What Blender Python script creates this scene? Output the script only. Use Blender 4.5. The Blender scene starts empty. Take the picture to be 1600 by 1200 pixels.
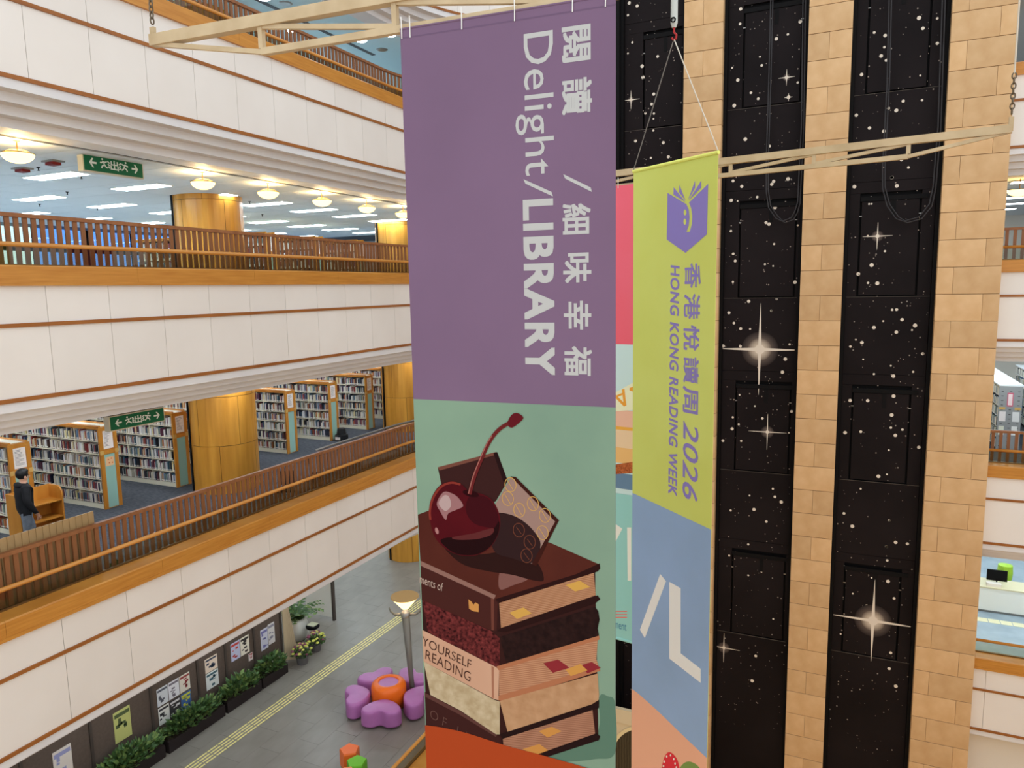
import bpy, bmesh, math, random
from mathutils import Vector, Matrix
random.seed(7)
SC = bpy.context.scene
COL = SC.collection
PI = math.pi

# ------------------------------------------------------------------ camera
F_PX = 1135.925
PITCH, ROLL, YAW = 0.1310256, -0.0183373, 0.4355761
FW = Vector((-math.sin(YAW)*math.cos(PITCH), math.cos(YAW)*math.cos(PITCH), -math.sin(PITCH)))
RT0 = Vector((math.cos(YAW), math.sin(YAW), 0)); UP0 = RT0.cross(FW)
RT = RT0*math.cos(ROLL)+UP0*math.sin(ROLL)
UP = -RT0*math.sin(ROLL)+UP0*math.cos(ROLL)
cam_d = bpy.data.cameras.new('camera'); cam = bpy.data.objects.new('camera', cam_d); COL.objects.link(cam)
cam.matrix_world = Matrix(((RT.x, UP.x, -FW.x, 0), (RT.y, UP.y, -FW.y, 0), (RT.z, UP.z, -FW.z, 0), (0, 0, 0, 1)))
cam_d.sensor_fit = 'HORIZONTAL'; cam_d.sensor_width = 36; cam_d.lens = F_PX/1600*36
cam_d.clip_end = 200
SC.camera = cam

# ------------------------------------------------------------------ world, light, exposure
W = bpy.data.worlds.new('sky'); SC.world = W; W.use_nodes = True
bgn = W.node_tree.nodes['Background']
bgn.inputs[0].default_value = (0.90, 0.95, 1.0, 1); bgn.inputs[1].default_value = .92
SC.view_settings.view_transform = 'Standard'; SC.view_settings.look = 'None'
SC.view_settings.gamma = 1.0; SC.view_settings.use_curve_mapping = False
SC.view_settings.exposure = 0.66
PANEL_EMIT = 10.0      # fluorescent ceiling panels
BOWL_EMIT = 2.2       # glass bowl pendants

# ------------------------------------------------------------------ rays of the photograph -> points in the place
def ray(x, y): return FW*F_PX+RT*(x-800)-UP*(y-600)
def onx(x, y, X): d = ray(x, y); return d*(X/d.x)
def ony(x, y, Y): d = ray(x, y); return d*(Y/d.y)
def onz(x, y, Z): d = ray(x, y); return d*(Z/d.z)

# ------------------------------------------------------------------ materials
def lin(c):
    return tuple(((v/255)/12.92 if v/255 <= .04045 else ((v/255+.055)/1.055)**2.4) for v in c)
MATS = {}
def mat(name, rgb, rough=.6, spec=.3, kind=None, rgb2=None, scale=4, bump=0, metal=0, emit=0, stretch=(1, 1, 1), rnd=0, coat=0):
    if name in MATS: return MATS[name]
    m = bpy.data.materials.new(name); m.use_nodes = True; MATS[name] = m
    nt = m.node_tree; N = nt.nodes; L = nt.links; b = N['Principled BSDF']
    c = lin(rgb); b.inputs['Base Color'].default_value = (*c, 1)
    b.inputs['Roughness'].default_value = rough; b.inputs['Metallic'].default_value = metal
    b.inputs['Specular IOR Level'].default_value = spec
    if coat: b.inputs['Coat Weight'].default_value = coat
    if emit:
        b.inputs['Emission Color'].default_value = (*c, 1); b.inputs['Emission Strength'].default_value = emit
    out = None
    if kind:
        tc = N.new('ShaderNodeTexCoord'); mp = N.new('ShaderNodeMapping'); mp.inputs['Scale'].default_value = stretch
        L.new(tc.outputs['Object'], mp.inputs[0])
        if kind == 'noise':
            t = N.new('ShaderNodeTexNoise'); t.inputs['Scale'].default_value = scale; t.inputs['Detail'].default_value = 5; fac = t.outputs[0]
        elif kind == 'wave':
            t = N.new('ShaderNodeTexWave'); t.inputs['Scale'].default_value = scale; t.inputs['Distortion'].default_value = 2.5
            t.inputs['Detail'].default_value = 2; fac = t.outputs[1]
        elif kind == 'voronoi':
            t = N.new('ShaderNodeTexVoronoi'); t.inputs['Scale'].default_value = scale; fac = t.outputs[0]
        L.new(mp.outputs[0], t.inputs[0])
        r = N.new('ShaderNodeValToRGB'); r.color_ramp.elements[0].position = .3; r.color_ramp.elements[1].position = .72
        r.color_ramp.elements[0].color = (*lin(rgb2 or rgb), 1); r.color_ramp.elements[1].color = (*c, 1)
        L.new(fac, r.inputs[0]); out = r.outputs[0]
        if bump:
            bp = N.new('ShaderNodeBump'); bp.inputs['Strength'].default_value = bump; bp.inputs['Distance'].default_value = .02
            L.new(fac, bp.inputs['Height']); L.new(bp.outputs[0], b.inputs['Normal'])
    if rnd:
        oi = N.new('ShaderNodeObjectInfo'); mr = N.new('ShaderNodeMapRange')
        mr.inputs[3].default_value = 1-rnd; mr.inputs[4].default_value = 1+rnd*.4; L.new(oi.outputs['Random'], mr.inputs[0])
        hs = N.new('ShaderNodeHueSaturation'); L.new(mr.outputs[0], hs.inputs['Value'])
        if out: L.new(out, hs.inputs['Color'])
        else: hs.inputs['Color'].default_value = (*c, 1)
        out = hs.outputs[0]
    if out: L.new(out, b.inputs['Base Color'])
    return m
def glass_mat(name, tint, refl=.06, rough=.02):
    m = bpy.data.materials.new(name); m.use_nodes = True; nt = m.node_tree; N = nt.nodes; L = nt.links
    N.remove(N['Principled BSDF']); o = N['Material Output']
    tr = N.new('ShaderNodeBsdfTransparent'); tr.inputs[0].default_value = (*tint, 1)
    gl = N.new('ShaderNodeBsdfGlossy'); gl.inputs['Roughness'].default_value = rough
    lw = N.new('ShaderNodeLayerWeight'); lw.inputs[0].default_value = .5
    pw = N.new('ShaderNodeMath'); pw.operation = 'POWER'; pw.inputs[1].default_value = 5; L.new(lw.outputs['Facing'], pw.inputs[0])
    fr = N.new('ShaderNodeMath'); fr.operation = 'MULTIPLY_ADD'; fr.inputs[1].default_value = .7; fr.inputs[2].default_value = .03; L.new(pw.outputs[0], fr.inputs[0])
    mx = N.new('ShaderNodeMixShader'); L.new(fr.outputs[0], mx.inputs[0]); L.new(tr.outputs[0], mx.inputs[1]); L.new(gl.outputs[0], mx.inputs[2])
    L.new(mx.outputs[0], o.inputs[0]); return m
def palette_mat(name, cols, attr=None):
    m = bpy.data.materials.new(name); m.use_nodes = True; nt = m.node_tree; N = nt.nodes; L = nt.links; b = N['Principled BSDF']
    b.inputs['Roughness'].default_value = .45
    if attr:
        a = N.new('ShaderNodeAttribute'); a.attribute_name = attr; L.new(a.outputs['Color'], b.inputs['Base Color'])
    else:
        oi = N.new('ShaderNodeObjectInfo'); r = N.new('ShaderNodeValToRGB'); r.color_ramp.interpolation = 'CONSTANT'
        e = r.color_ramp.elements; n = len(cols)
        e[0].color = (*lin(cols[0]), 1); e[1].position = 1/n; e[1].color = (*lin(cols[1]), 1)
        for i in range(2, n):
            x = e.new(i/n); x.color = (*lin(cols[i]), 1)
        L.new(oi.outputs['Random'], r.inputs[0]); L.new(r.outputs[0], b.inputs['Base Color'])
    return m

M_PANEL = mat('parapet_panel_white', (234, 230, 224), .55, kind='noise', rgb2=(228, 223, 216), scale=.8, rnd=.03)
M_STEP = mat('soffit_white', (226, 226, 226), .6, kind='noise', rgb2=(218, 218, 220), scale=1.5)
M_BACKING = mat('joint_backing_grey', (188, 180, 168), .8)  # plain grey backing that shows in the panel joints
M_BAND = mat('honey_oak', (202, 142, 62), .38, .4, kind='noise', rgb2=(182, 120, 46), scale=5, stretch=(.35, .35, 6))
M_TRIM = mat('brown_oak_trim', (164, 104, 50), .45, kind='noise', rgb2=(140, 84, 38), scale=6, stretch=(1, .2, 1))
M_RAILW = mat('handrail_oak', (214, 152, 74), .35, .45, kind='noise', rgb2=(192, 128, 54), scale=5, stretch=(1, .3, 1))
M_SLAT = mat('slat_brown_wood', (158, 106, 68), .5, kind='noise', rgb2=(136, 88, 54), scale=8, stretch=(1, 1, .15), rnd=.08)
M_PALE = mat('pale_board_wood', (188, 158, 112), .5, kind='noise', rgb2=(172, 140, 96), scale=8, stretch=(1, 1, .15), rnd=.06)
M_COLW = mat('column_oak_cladding', (222, 160, 62), .33, .45, kind='noise', rgb2=(182, 120, 36), scale=5, stretch=(1, 1, .08), rnd=.07)
M_GROOVE = mat('dark_groove', (52, 38, 24), .8)
M_BLACK = mat('black_metal', (11, 10, 11), .7, .15)
M_GLASS = glass_mat('balustrade_glass', (.80, .80, .72))
M_CARPET = mat('blue_grey_carpet', (96, 100, 106), .95, .05, kind='noise', rgb2=(62, 66, 73), scale=14, stretch=(.5, 2.5, 1), bump=.3)
M_STONE = mat('honed_limestone', (220, 184, 138), .6, .25, kind='noise', rgb2=(204, 164, 116), scale=2.2, bump=.05, rnd=.12)
M_MORTAR = mat('limestone_joint', (120, 92, 62), .9)
M_STAR = mat('night_sky_print', (31, 25, 26), .6, .1, kind='noise', rgb2=(21, 16, 17), scale=.6)
M_STARW = mat('star_white_print', (225, 214, 198), .6, .1)
M_TRUSS = mat('cream_painted_steel', (206, 184, 146), .4, .4, kind='noise', rgb2=(186, 162, 124), scale=3)
M_CEIL = mat('ceiling_tile_grey', (220, 227, 231), .85, .1, rnd=.03)
M_CEILBLUE = mat('ceiling_cool_light_tint', (206, 234, 240), .8, .1)  # blue in the colour stands for cool light on this ceiling
M_TBAR = mat('ceiling_grid_dark', (90, 94, 98), .7)
M_LIGHT = mat('fluorescent_diffuser', (232, 248, 255), .5, emit=PANEL_EMIT)
M_BOWL = mat('warm_glass_bowl', (255, 214, 130), .4, emit=BOWL_EMIT)
M_BULB = mat('glowing_bulb', (255, 236, 190), .4, emit=9)
M_BRONZE = mat('bronze_metal', (120, 96, 62), .35, metal=.8)
M_WALL = mat('warm_cream_wall', (218, 196, 158), .8)
M_CREAMWALL = mat('pale_cream_plaster', (222, 218, 208), .8)
M_GREYFLOOR = mat('grey_vinyl_tile', (142, 133, 124), .36, .5, kind='noise', rgb2=(126, 118, 110), scale=2.5, stretch=(1, .5, 1), rnd=.06)
M_CREAMSHELF = mat('cream_metal_shelf', (238, 232, 208), .45)
M_OAK = mat('bookcase_oak', (206, 142, 58), .4, kind='noise', rgb2=(184, 118, 40), scale=5, stretch=(1, 1, .12))
M_MINT = mat('mint_panel', (150, 190, 176), .5)
M_PAPER = mat('notice_paper', (236, 226, 216), .7)
M_INK = mat('print_ink', (70, 66, 70), .7)
M_GREYMETAL = mat('brushed_grey_metal', (150, 148, 144), .35, metal=.6)
M_WHITE = mat('white_paint', (236, 236, 230), .5)
M_GREEN = mat('exit_sign_green', (14, 104, 66), .4)
M_SIGNW = mat('exit_sign_white', (226, 236, 228), .5)

# ------------------------------------------------------------------ mesh helpers
class MB:
    def __init__(s): s.v = []; s.f = []; s.m = []
    def face(s, idx, mi=0): s.f.append(idx); s.m.append(mi)
    def poly(s, pts, mi=0):
        b = len(s.v); s.v += [tuple(p) for p in pts]; s.face(list(range(b, b+len(pts))), mi)
    def box(s, x0, x1, y0, y1, z0, z1, mi=0):
        b = len(s.v)
        s.v += [(x0, y0, z0), (x1, y0, z0), (x1, y1, z0), (x0, y1, z0), (x0, y0, z1), (x1, y0, z1), (x1, y1, z1), (x0, y1, z1)]
        for q in ((0, 3, 2, 1), (4, 5, 6, 7), (0, 1, 5, 4), (1, 2, 6, 5), (2, 3, 7, 6), (3, 0, 4, 7)): s.face([b+i for i in q], mi)
        return s
    def bar(s, a, b, w, h, up=(0, 0, 1), mi=0):
        a = Vector(a); b = Vector(b); d = (b-a).normalized(); u = Vector(up)
        if abs(d.dot(u)) > .98: u = Vector((1, 0, 0))
        r = d.cross(u).normalized(); u = r.cross(d)
        k = len(s.v)
        for p in (a, b):
            for sx, sy in ((-1, -1), (1, -1), (1, 1), (-1, 1)): s.v.append(tuple(p+r*(sx*w/2)+u*(sy*h/2)))
        for q in ((0, 1, 2, 3), (7, 6, 5, 4), (0, 4, 5, 1), (1, 5, 6, 2), (2, 6, 7, 3), (3, 7, 4, 0)): s.face([k+i for i in q], mi)
        return s
    def tube(s, pts, r, n=8, mi=0, cap=True):
        pts = [Vector(p) for p in pts]; k = len(s.v); R = r if isinstance(r, (list, tuple)) else [r]*len(pts)
        pn = None
        for i, p in enumerate(pts):
            d = (pts[min(i+1, len(pts)-1)]-pts[max(i-1, 0)]).normalized()
            if pn is None:
                u = Vector((0, 0, 1)) if abs(d.z) < .9 else Vector((1, 0, 0)); pn = d.cross(u).normalized()
            pn = (pn-d*pn.dot(d)).normalized(); q = d.cross(pn)
            for j in range(n):
                a = 2*PI*j/n; s.v.append(tuple(p+pn*(math.cos(a)*R[i])+q*(math.sin(a)*R[i])))
        for i in range(len(pts)-1):
            for j in range(n):
                s.face([k+i*n+j, k+i*n+(j+1) % n, k+(i+1)*n+(j+1) % n, k+(i+1)*n+j], mi)
        if cap:
            s.face([k+j for j in range(n)][::-1], mi); e = k+(len(pts)-1)*n; s.face([e+j for j in range(n)], mi)
        return s
    def lathe(s, prof, c=(0, 0, 0), n=24, mi=0, a0=0, a1=2*PI):
        k = len(s.v); full = abs(a1-a0-2*PI) < 1e-6; m = n if full else n+1
        for r, z in prof:
            for j in range(m):
                a = a0+(a1-a0)*j/n; s.v.append((c[0]+r*math.cos(a), c[1]+r*math.sin(a), c[2]+z))
        for i in range(len(prof)-1):
            for j in range(n):
                j2 = (j+1) % m; s.face([k+i*m+j, k+i*m+j2, k+(i+1)*m+j2, k+(i+1)*m+j], mi)
        return s
    def prism(s, poly, z0, z1, mi=0):
        n = len(poly); k = len(s.v)
        s.v += [(p[0], p[1], z0) for p in poly]+[(p[0], p[1], z1) for p in poly]
        s.face([k+i for i in range(n)][::-1], mi); s.face([k+n+i for i in range(n)], mi)
        for i in range(n): s.face([k+i, k+(i+1) % n, k+n+(i+1) % n, k+n+i], mi)
        return s
    def mesh(s, name, mats, smooth=False):
        me = bpy.data.meshes.new(name); me.from_pydata(s.v, [], s.f)
        for m in (mats if isinstance(mats, (list, tuple)) else [mats]): me.materials.append(m)
        if any(s.m): me.polygons.foreach_set('material_index', s.m)
        bm = bmesh.new(); bm.from_mesh(me); bmesh.ops.recalc_face_normals(bm, faces=bm.faces); bm.to_mesh(me); bm.free()
        if smooth: me.shade_smooth()
        me.update(); return me
def link(o, parent=None):
    COL.objects.link(o)
    if parent:
        o.parent = parent; p = parent
        while p.parent: p = p.parent
        # parts are written in world coordinates
        o.matrix_parent_inverse = Matrix.Translation(-ROOTLOC[p.name]) if parent is p else Matrix.Identity(4)
    return o
ROOTLOC = {}
def obj(name, mb, m=None, parent=None, smooth=False, loc=None, rotz=0):
    me = mb.mesh(name, m, smooth) if isinstance(mb, MB) else mb
    o = bpy.data.objects.new(name, me); link(o, parent)
    if loc is not None: o.location = loc
    if rotz: o.rotation_euler = (0, 0, rotz)
    if not parent: ROOTLOC[o.name] = Vector((0, 0, 0)) if loc is None else Vector(loc)
    if parent is None and loc is not None: ROOTLOC[o.name] = Vector(loc)
    return o
def thing(name, label, cat, loc=(0, 0, 0), group=None):
    o = bpy.data.objects.new(name, None); COL.objects.link(o); o.location = loc; o.empty_display_size = .1
    ROOTLOC[o.name] = Vector(loc); o['label'] = label; o['category'] = cat
    if group: o['group'] = group
    return o
def tag(o, label, cat, group=None, kind=None):
    o['label'] = label; o['category'] = cat
    if group: o['group'] = group
    if kind: o['kind'] = kind
    return o
def struct(name, mb=None, m=None, label=None, smooth=False, cat=None):
    if mb is None:
        o = bpy.data.objects.new(name, None); COL.objects.link(o); ROOTLOC[o.name] = Vector((0, 0, 0))
    else: o = obj(name, mb, m, smooth=smooth)
    o['kind'] = 'structure'
    if label: o['label'] = label
    if cat: o['category'] = cat
    return o
def copy_thing(root, delta, label=None):
    r = root.copy(); COL.objects.link(r); r.location = root.location+Vector(delta); ROOTLOC[r.name] = Vector(r.location)
    if label: r['label'] = label
    for ch in list(root.children):
        c = ch.copy(); COL.objects.link(c); c.parent = r; c.matrix_parent_inverse = ch.matrix_parent_inverse.copy()
        for g in list(ch.children):
            d = g.copy(); COL.objects.link(d); d.parent = c; d.matrix_parent_inverse = g.matrix_parent_inverse.copy()
    return r

# ------------------------------------------------------------------ the balcony line: along the left side, round the corner
X0, YC, RC = -10.7, 16.5, 4.3
S0 = 2.0                      # s = y along the straight part
S_ARC = RC*PI/2; S_END = YC+S_ARC
def path_left(s):
    if s <= YC: return Vector((X0, s, 0)), Vector((0, 1, 0))
    a = min((s-YC)/RC, PI/2)
    return Vector((X0+RC-RC*math.cos(a), YC+RC*math.sin(a), 0)), Vector((math.sin(a), math.cos(a), 0))
XR0, XR1, YB = 3.17, 8.6, 20.8
def path_right(s): return Vector((s, YB, 0)), Vector((1, 0, 0))
def path_pool(s): return Vector((-7.4, s, 0)), Vector((0, 1, 0))
def sweep(mb, path, prof, s0, s1, mi=0, step=.45):
    """prof: closed polygon of (inward, z)"""
    ss = [s0]
    if path is path_left:
        if s0 < YC < s1: ss.append(YC)
        a = max(s0, YC)
        if s1 > YC:
            k = max(1, int((s1-a)/step)); ss += [a+(s1-a)*i/k for i in range(1, k)]
    ss.append(s1); ss = sorted(set(ss)); n = len(prof); k0 = len(mb.v)
    for s in ss:
        p, t = path(s); inn = Vector((-t.y, t.x, 0))
        for o, z in prof: mb.v.append(tuple(p+inn*o+Vector((0, 0, z))))
    for i in range(len(ss)-1):
        for j in range(n): mb.face([k0+i*n+j, k0+i*n+(j+1) % n, k0+(i+1)*n+(j+1) % n, k0+(i+1)*n+j], mi)
    mb.face([k0+j for j in range(n)], mi); e = k0+(len(ss)-1)*n; mb.face([e+j for j in range(n)][::-1], mi)
    return mb
def rect(n0, n1, z0, z1): return [(n0, z0), (n1, z0), (n1, z1), (n0, z1)]

LEV = {  # storey: orange-band bottom, middle trim, low trim, first joint, joint pitch
    1: (-4.81, -5.385, -6.52, 4.42, 1.093),
    2: (.18, -.395, -1.45, 2.87, 1.0),
    3: (4.66, 4.09, 3.04, 3.0, .985),
    4: (9.14, 8.57, 7.52, 3.0, .985),
    0: (-9.83, -10.41, -11.5, 2.5, 1.0)}
FLOOR = {k: v[0]-.4 for k, v in LEV.items()}
SLAT_H = {}
def parapet(lv, path, s0, s1, label, top=True):
    ob, mid, low, j0, jp = LEV[lv]
    root = struct('balcony_parapet', label=label)
    obj('backing', sweep(MB(), path, rect(.03, .3, low, ob), s0, s1), M_BACKING, root)
    js = [s0]; j = j0
    while j < s1-.1:
        if j > s0+.1: js.append(j)
        j += jp
    js.append(s1); g = .004
    for a, b in zip(js[:-1], js[1:]):
        obj('panel', sweep(MB(), path, rect(0, .03, mid, ob-.0), a+g, b-g), M_PANEL, root)
        obj('panel', sweep(MB(), path, rect(0, .03, low, mid), a+g, b-g), M_PANEL, root)
    obj('wood_trim', sweep(MB(), path, rect(-.025, .02, mid-.028, mid+.028), s0, s1), M_TRIM, root)
    obj('wood_trim', sweep(MB(), path, rect(-.025, .02, low-.03, low+.03), s0, s1), M_TRIM, root)
    b = s0
    while b < s1-.2:                                   # the honey-coloured ledge comes in lengths
        e = min(b+2.6, s1)
        obj('ledge_board', sweep(MB(), path, [(-.035, ob+.03), (-.035, ob+.25), (-.015, ob+.27), (.42, ob+.27), (.42, ob+.03)], b+.002, e-.002), M_BAND, root); b = e
    obj('ledge_lip', sweep(MB(), path, rect(-.055, .3, ob-.02, ob+.03), s0, s1), M_BAND, root)
    for k in range(4):                                 # stepped soffit mouldings, each set further back
        n0 = .21*k; z1 = low-.03-.135*k
        obj('soffit_step', sweep(MB(), path, rect(n0, n0+.5, z1-.135, z1), s0, s1), M_STEP, root)
    return root
def balustrade(lv, path, s0, s1, label, pane0):
    ob = LEV[lv][0]; t = thing('glass_balustrade', label, 'balustrade', tuple(path(s0)[0]+Vector((0, 0, ob+.27))))
    c = .36
    circ = [(c+.036*math.cos(2*PI*i/10), ob+.585+.036*math.sin(2*PI*i/10)) for i in range(10)]
    obj('handrail', sweep(MB(), path, circ, s0, s1), M_RAILW, t, smooth=True)
    a = pane0
    while a < s1-.3:
        b = min(a+2.2, s1)
        if b > s0: obj('glass_pane', sweep(MB(), path, rect(c-.008, c+.008, ob+.27, ob+.56), max(a, s0)+.006, b-.006), M_GLASS, t)
        a = b
    obj('glass_channel', sweep(MB(), path, rect(c-.025, c+.025, ob+.265, ob+.30), s0, s1), M_BRONZE, t)
    return t
slat_me = {}
def slat_fence(lv, path, s0, s1, label, pitch=.13):
    ob = LEV[lv][0]; fl = FLOOR[lv]; top = ob+1.056; t = thing('slat_fence', label, 'fence', tuple(path(s0)[0]+Vector((0, 0, fl))))
    obj('top_rail', sweep(MB(), path, rect(.52, .60, top-.06, top), s0, s1), M_SLAT, t)
    obj('bottom_rail', sweep(MB(), path, rect(.535, .585, fl+.06, fl+.12), s0, s1), M_SLAT, t)
    h = top-.06-fl; key = round(h, 3)
    if key not in slat_me: slat_me[key] = MB().box(-.034, .034, -.016, .016, 0, h).mesh('slat', M_SLAT)
    s = s0+.05
    while s < s1:
        p, d = path(s); inn = Vector((-d.y, d.x, 0)); q = p+inn*.56
        obj('slat', slat_me[key], None, t, loc=(q.x, q.y, fl), rotz=math.atan2(d.y, d.x)); s += pitch
    return t

NAMES = {1: 'first', 2: 'second', 3: 'third', 4: 'fourth'}
for lv, lab in ((1, 'cream panelled parapet of the lowest balcony, above the notice boards'), (2, 'white panelled parapet of the middle balcony, at eye level'),
                (3, 'white panelled parapet of the upper balcony, behind the left truss'), (4, 'curved cream parapet at the top edge above the purple banner')):
    parapet(lv, path_left, 3.2, S_END, lab)
parapet(0, path_pool, 3.2, 20.3, 'ground floor edge with oak ledge beside the pentagon stools')
for lv, lab in ((0, 'cream parapet at the lower right below the service counter'), (1, 'cream parapet right of the stone pier below the grey bookcase'),
                (2, 'cream parapet right of the stone pier at eye level'), (3, 'pale parapet right of the stone pier at the top')):
    parapet(lv, path_right, XR0, XR1, lab)
balustrade(1, path_left, 3.2, S_END, 'glass balustrade with round oak handrail along the lowest balcony', 3.1)
balustrade(2, path_left, 3.2, S_END, 'glass balustrade with round oak handrail along the middle balcony', 3.3)
balustrade(3, path_left, 3.2, S_END, 'glass balustrade with round oak handrail along the upper balcony', 3.6)
balustrade(0, path_pool, 3.2, 20.3, 'glass balustrade with yellow oak handrail near the purple flower seat', 3.2)
balustrade(0, path_right, XR0, XR1, 'glass balustrade with oak rail before the service counter', XR0)
balustrade(1, path_right, XR0, XR1, 'glass balustrade with oak rail below the grey bookcase end', XR0)
balustrade(2, path_right, XR0, XR1, 'glass balustrade with oak rail right of the pier at eye level', XR0)
slat_fence(1, path_left, 3.2, S_END, 'brown slatted timber fence along the lowest balcony before the bookcases')
slat_fence(2, path_left, 3.2, S_END, 'brown slatted timber fence along the middle balcony')
slat_fence(3, path_left, 3.2, S_END, 'brown slatted timber fence along the upper balcony at the top left')
slat_fence(1, path_right, XR0, XR1, 'brown slatted fence in front of the grey bookcase end', .165)
slat_fence(2, path_right, XR0, XR1, 'dark slatted fence right of the stone pier at eye level', .165)

# ------------------------------------------------------------------ floors, ceilings, outer walls
def region(off, xw=-27., ye=31., y0=3.0):
    pts = [(X0-off, y0)]
    for i in range(0, 13):
        s = YC+S_ARC*i/12; p, t = path_left(s); inn = Vector((-t.y, t.x, 0)); q = p+inn*off; pts.append((q.x, q.y))
    pts += [(pts[-1][0], ye), (xw, ye), (xw, y0)]
    return pts
for lv in (1, 2, 3, 4):
    f = struct('floor', MB().prism(region(.25), FLOOR[lv]-.25, FLOOR[lv]), M_CARPET if lv == 1 else mat('pale_bounce_carpet', (176, 178, 180), .95), 'blue grey carpet floor')  # upper carpets, out of sight, are paled to bounce light onto ceilings
for lv in (1, 2, 3, 4):
    z = LEV[lv][2]-.55
    c = struct('ceiling', MB().prism(region(1.1), z, z+.12), M_CEILBLUE if lv == 4 else M_TBAR, 'ceiling under the balcony')
    c.name = 'ceiling'
    if lv == 3:
        tm = MB().box(-.608, .608, -.492, .492, -.02, 0).mesh('tile', M_CEIL)
        for i in range(11):
            for j in range(23):
                obj('ceiling_tile', tm, None, c, loc=(-12.6-1.23*i, 5.0+1.0*j, z))
    if lv == 4:
        obj('air_slot', MB().box(-13.25, -13.13, 5, 19, z-.012, z), M_TBAR, c)
    rb = struct('ceiling', MB().prism([(XR0, YB+1.2), (XR1+6, YB+1.2), (XR1+6, YB+14), (XR0, YB+14)], z, z+.12), M_CEIL, 'ceiling right of the lift tower')
for lv in (0, 1, 2, 3):
    struct('floor', MB().box(XR0, XR1+6, YB+.25, YB+14, FLOOR[lv]-.25, FLOOR[lv]), M_CARPET if lv else mat('pale_blue_grey_vinyl', (168, 184, 194), .5, kind='noise', rgb2=(150, 166, 178), scale=2), 'floor right of the lift tower')
# ground floor of the atrium, laid in vinyl tiles
gf = struct('floor', MB().box(-27, -7.15, 3, 31, FLOOR[0]-.3, FLOOR[0]-.012), M_TBAR, 'grey vinyl tile floor of the ground storey')
tm = MB().box(-.298, .298, -.598, .598, -.012, 0).mesh('floor_tile', M_GREYFLOOR)
for i in range(14):
    for j in range(13):
        obj('floor_tile', tm, None, gf, loc=(-15.7+.6*i, 9.0+1.2*j+(.6 if i % 2 else 0), FLOOR[0]))
obj('floor_strip', MB().box(-27, -16.0, 3, 31, FLOOR[0]-.012, FLOOR[0]), M_GREYFLOOR, gf)
obj('floor_strip', MB().box(-16.0, -7.6, 3, 8.4, FLOOR[0]-.012, FLOOR[0]), M_GREYFLOOR, gf)
obj('floor_strip', MB().box(-16.0, -7.6, 24.6, 31, FLOOR[0]-.012, FLOOR[0]), M_GREYFLOOR, gf)
struct('floor', MB().box(-7.15, 18, -14, 31, -15.9, -15.6), mat('warm_bounce_paving', (236, 192, 126), .6, kind='noise', rgb2=(226, 180, 112), scale=1.5), 'floor of the storey below the atrium')  # honey tone chosen so the floor throws warm light upward
for z0, z1 in ((-10.5, -6.9), (-5.5, -1.9)):
    struct('wall_left', MB().box(-27.3, -27, 3, 31, z0, z1), M_CREAMWALL)
struct('wall_end', MB().box(-27, -6.6, 31, 31.3, -10.5, 9), M_CREAMWALL)
struct('wall_rear', MB().box(XR0-9, XR1+6, 34.8, 35, -10.5, 9), M_CREAMWALL)
struct('wall_right_bounce', MB().box(16.0, 16.3, -13, 35, -15.6, -5.0), mat('honey_bounce_cladding', (236, 196, 134), .8))  # unseen low wall, added in honey tone to bounce warm light
struct('wall_back_bounce', MB().box(-7.15, 16, -13.3, -13, -15.6, -7.0), mat('honey_bounce_cladding', (236, 196, 134), .8))  # likewise unseen, added behind the camera as a warm reflector
struct('wall_lower_left', MB().box(-7.5, -7.2, -13, 22.6, -15.6, -11.4), M_WALL)
struct('wall_lower_end', MB().box(-7.5, -6.2, 22.3, 22.6, -15.6, 9), M_CREAMWALL)
struct('wall_lower_right', MB().box(XR0, 16, YB+.4, YB+.7, -15.6, -11.4), M_CREAMWALL)
struct('wall_near', MB().box(-27, -10.9, 2.7, 3.0, -10.5, 9), M_CREAMWALL)
uw = struct('window_2', label='window wall of the upper storey')
for k in range(14):
    y = 3+k*2.0
    obj('mullion', MB().box(-26.9, -26.75, y-.05, y+.05, FLOOR[3], LEV[4][2]-.55), M_BLACK, uw)
    obj('pane', MB().box(-26.84, -26.82, y+.05, y+1.95, FLOOR[3]+.05, LEV[4][2]-.55), glass_mat('upper_window_glass', (.8, .92, 1.0)) if k == 0 else bpy.data.materials['upper_window_glass'], uw)
# window wall of the middle storey
mat_blue = glass_mat('blue_tinted_glass', (.36, .58, .92)); mat_clear = glass_mat('pale_glass', (.80, .95, .95))
wz0, wz1 = FLOOR[2], LEV[3][2]-.55
ww = struct('window_1', label='window wall of the middle storey')
for k in range(14):
    y = 3+k*2.0
    obj('mullion', MB().box(-26.9, -26.75, y-.05, y+.05, wz0, wz1), M_BLACK, ww)
    for a, b in ((wz0+.05, wz0+1.85), (wz0+2.05, wz1)):
        obj('pane', MB().box(-26.84, -26.82, y+.05, y+1.95, a, b), mat_clear if k in (5, 6) else mat_blue, ww)
obj('transom', MB().box(-26.92, -26.7, 3, 31, wz0+1.85, wz0+2.05), M_BLACK, ww)

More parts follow.
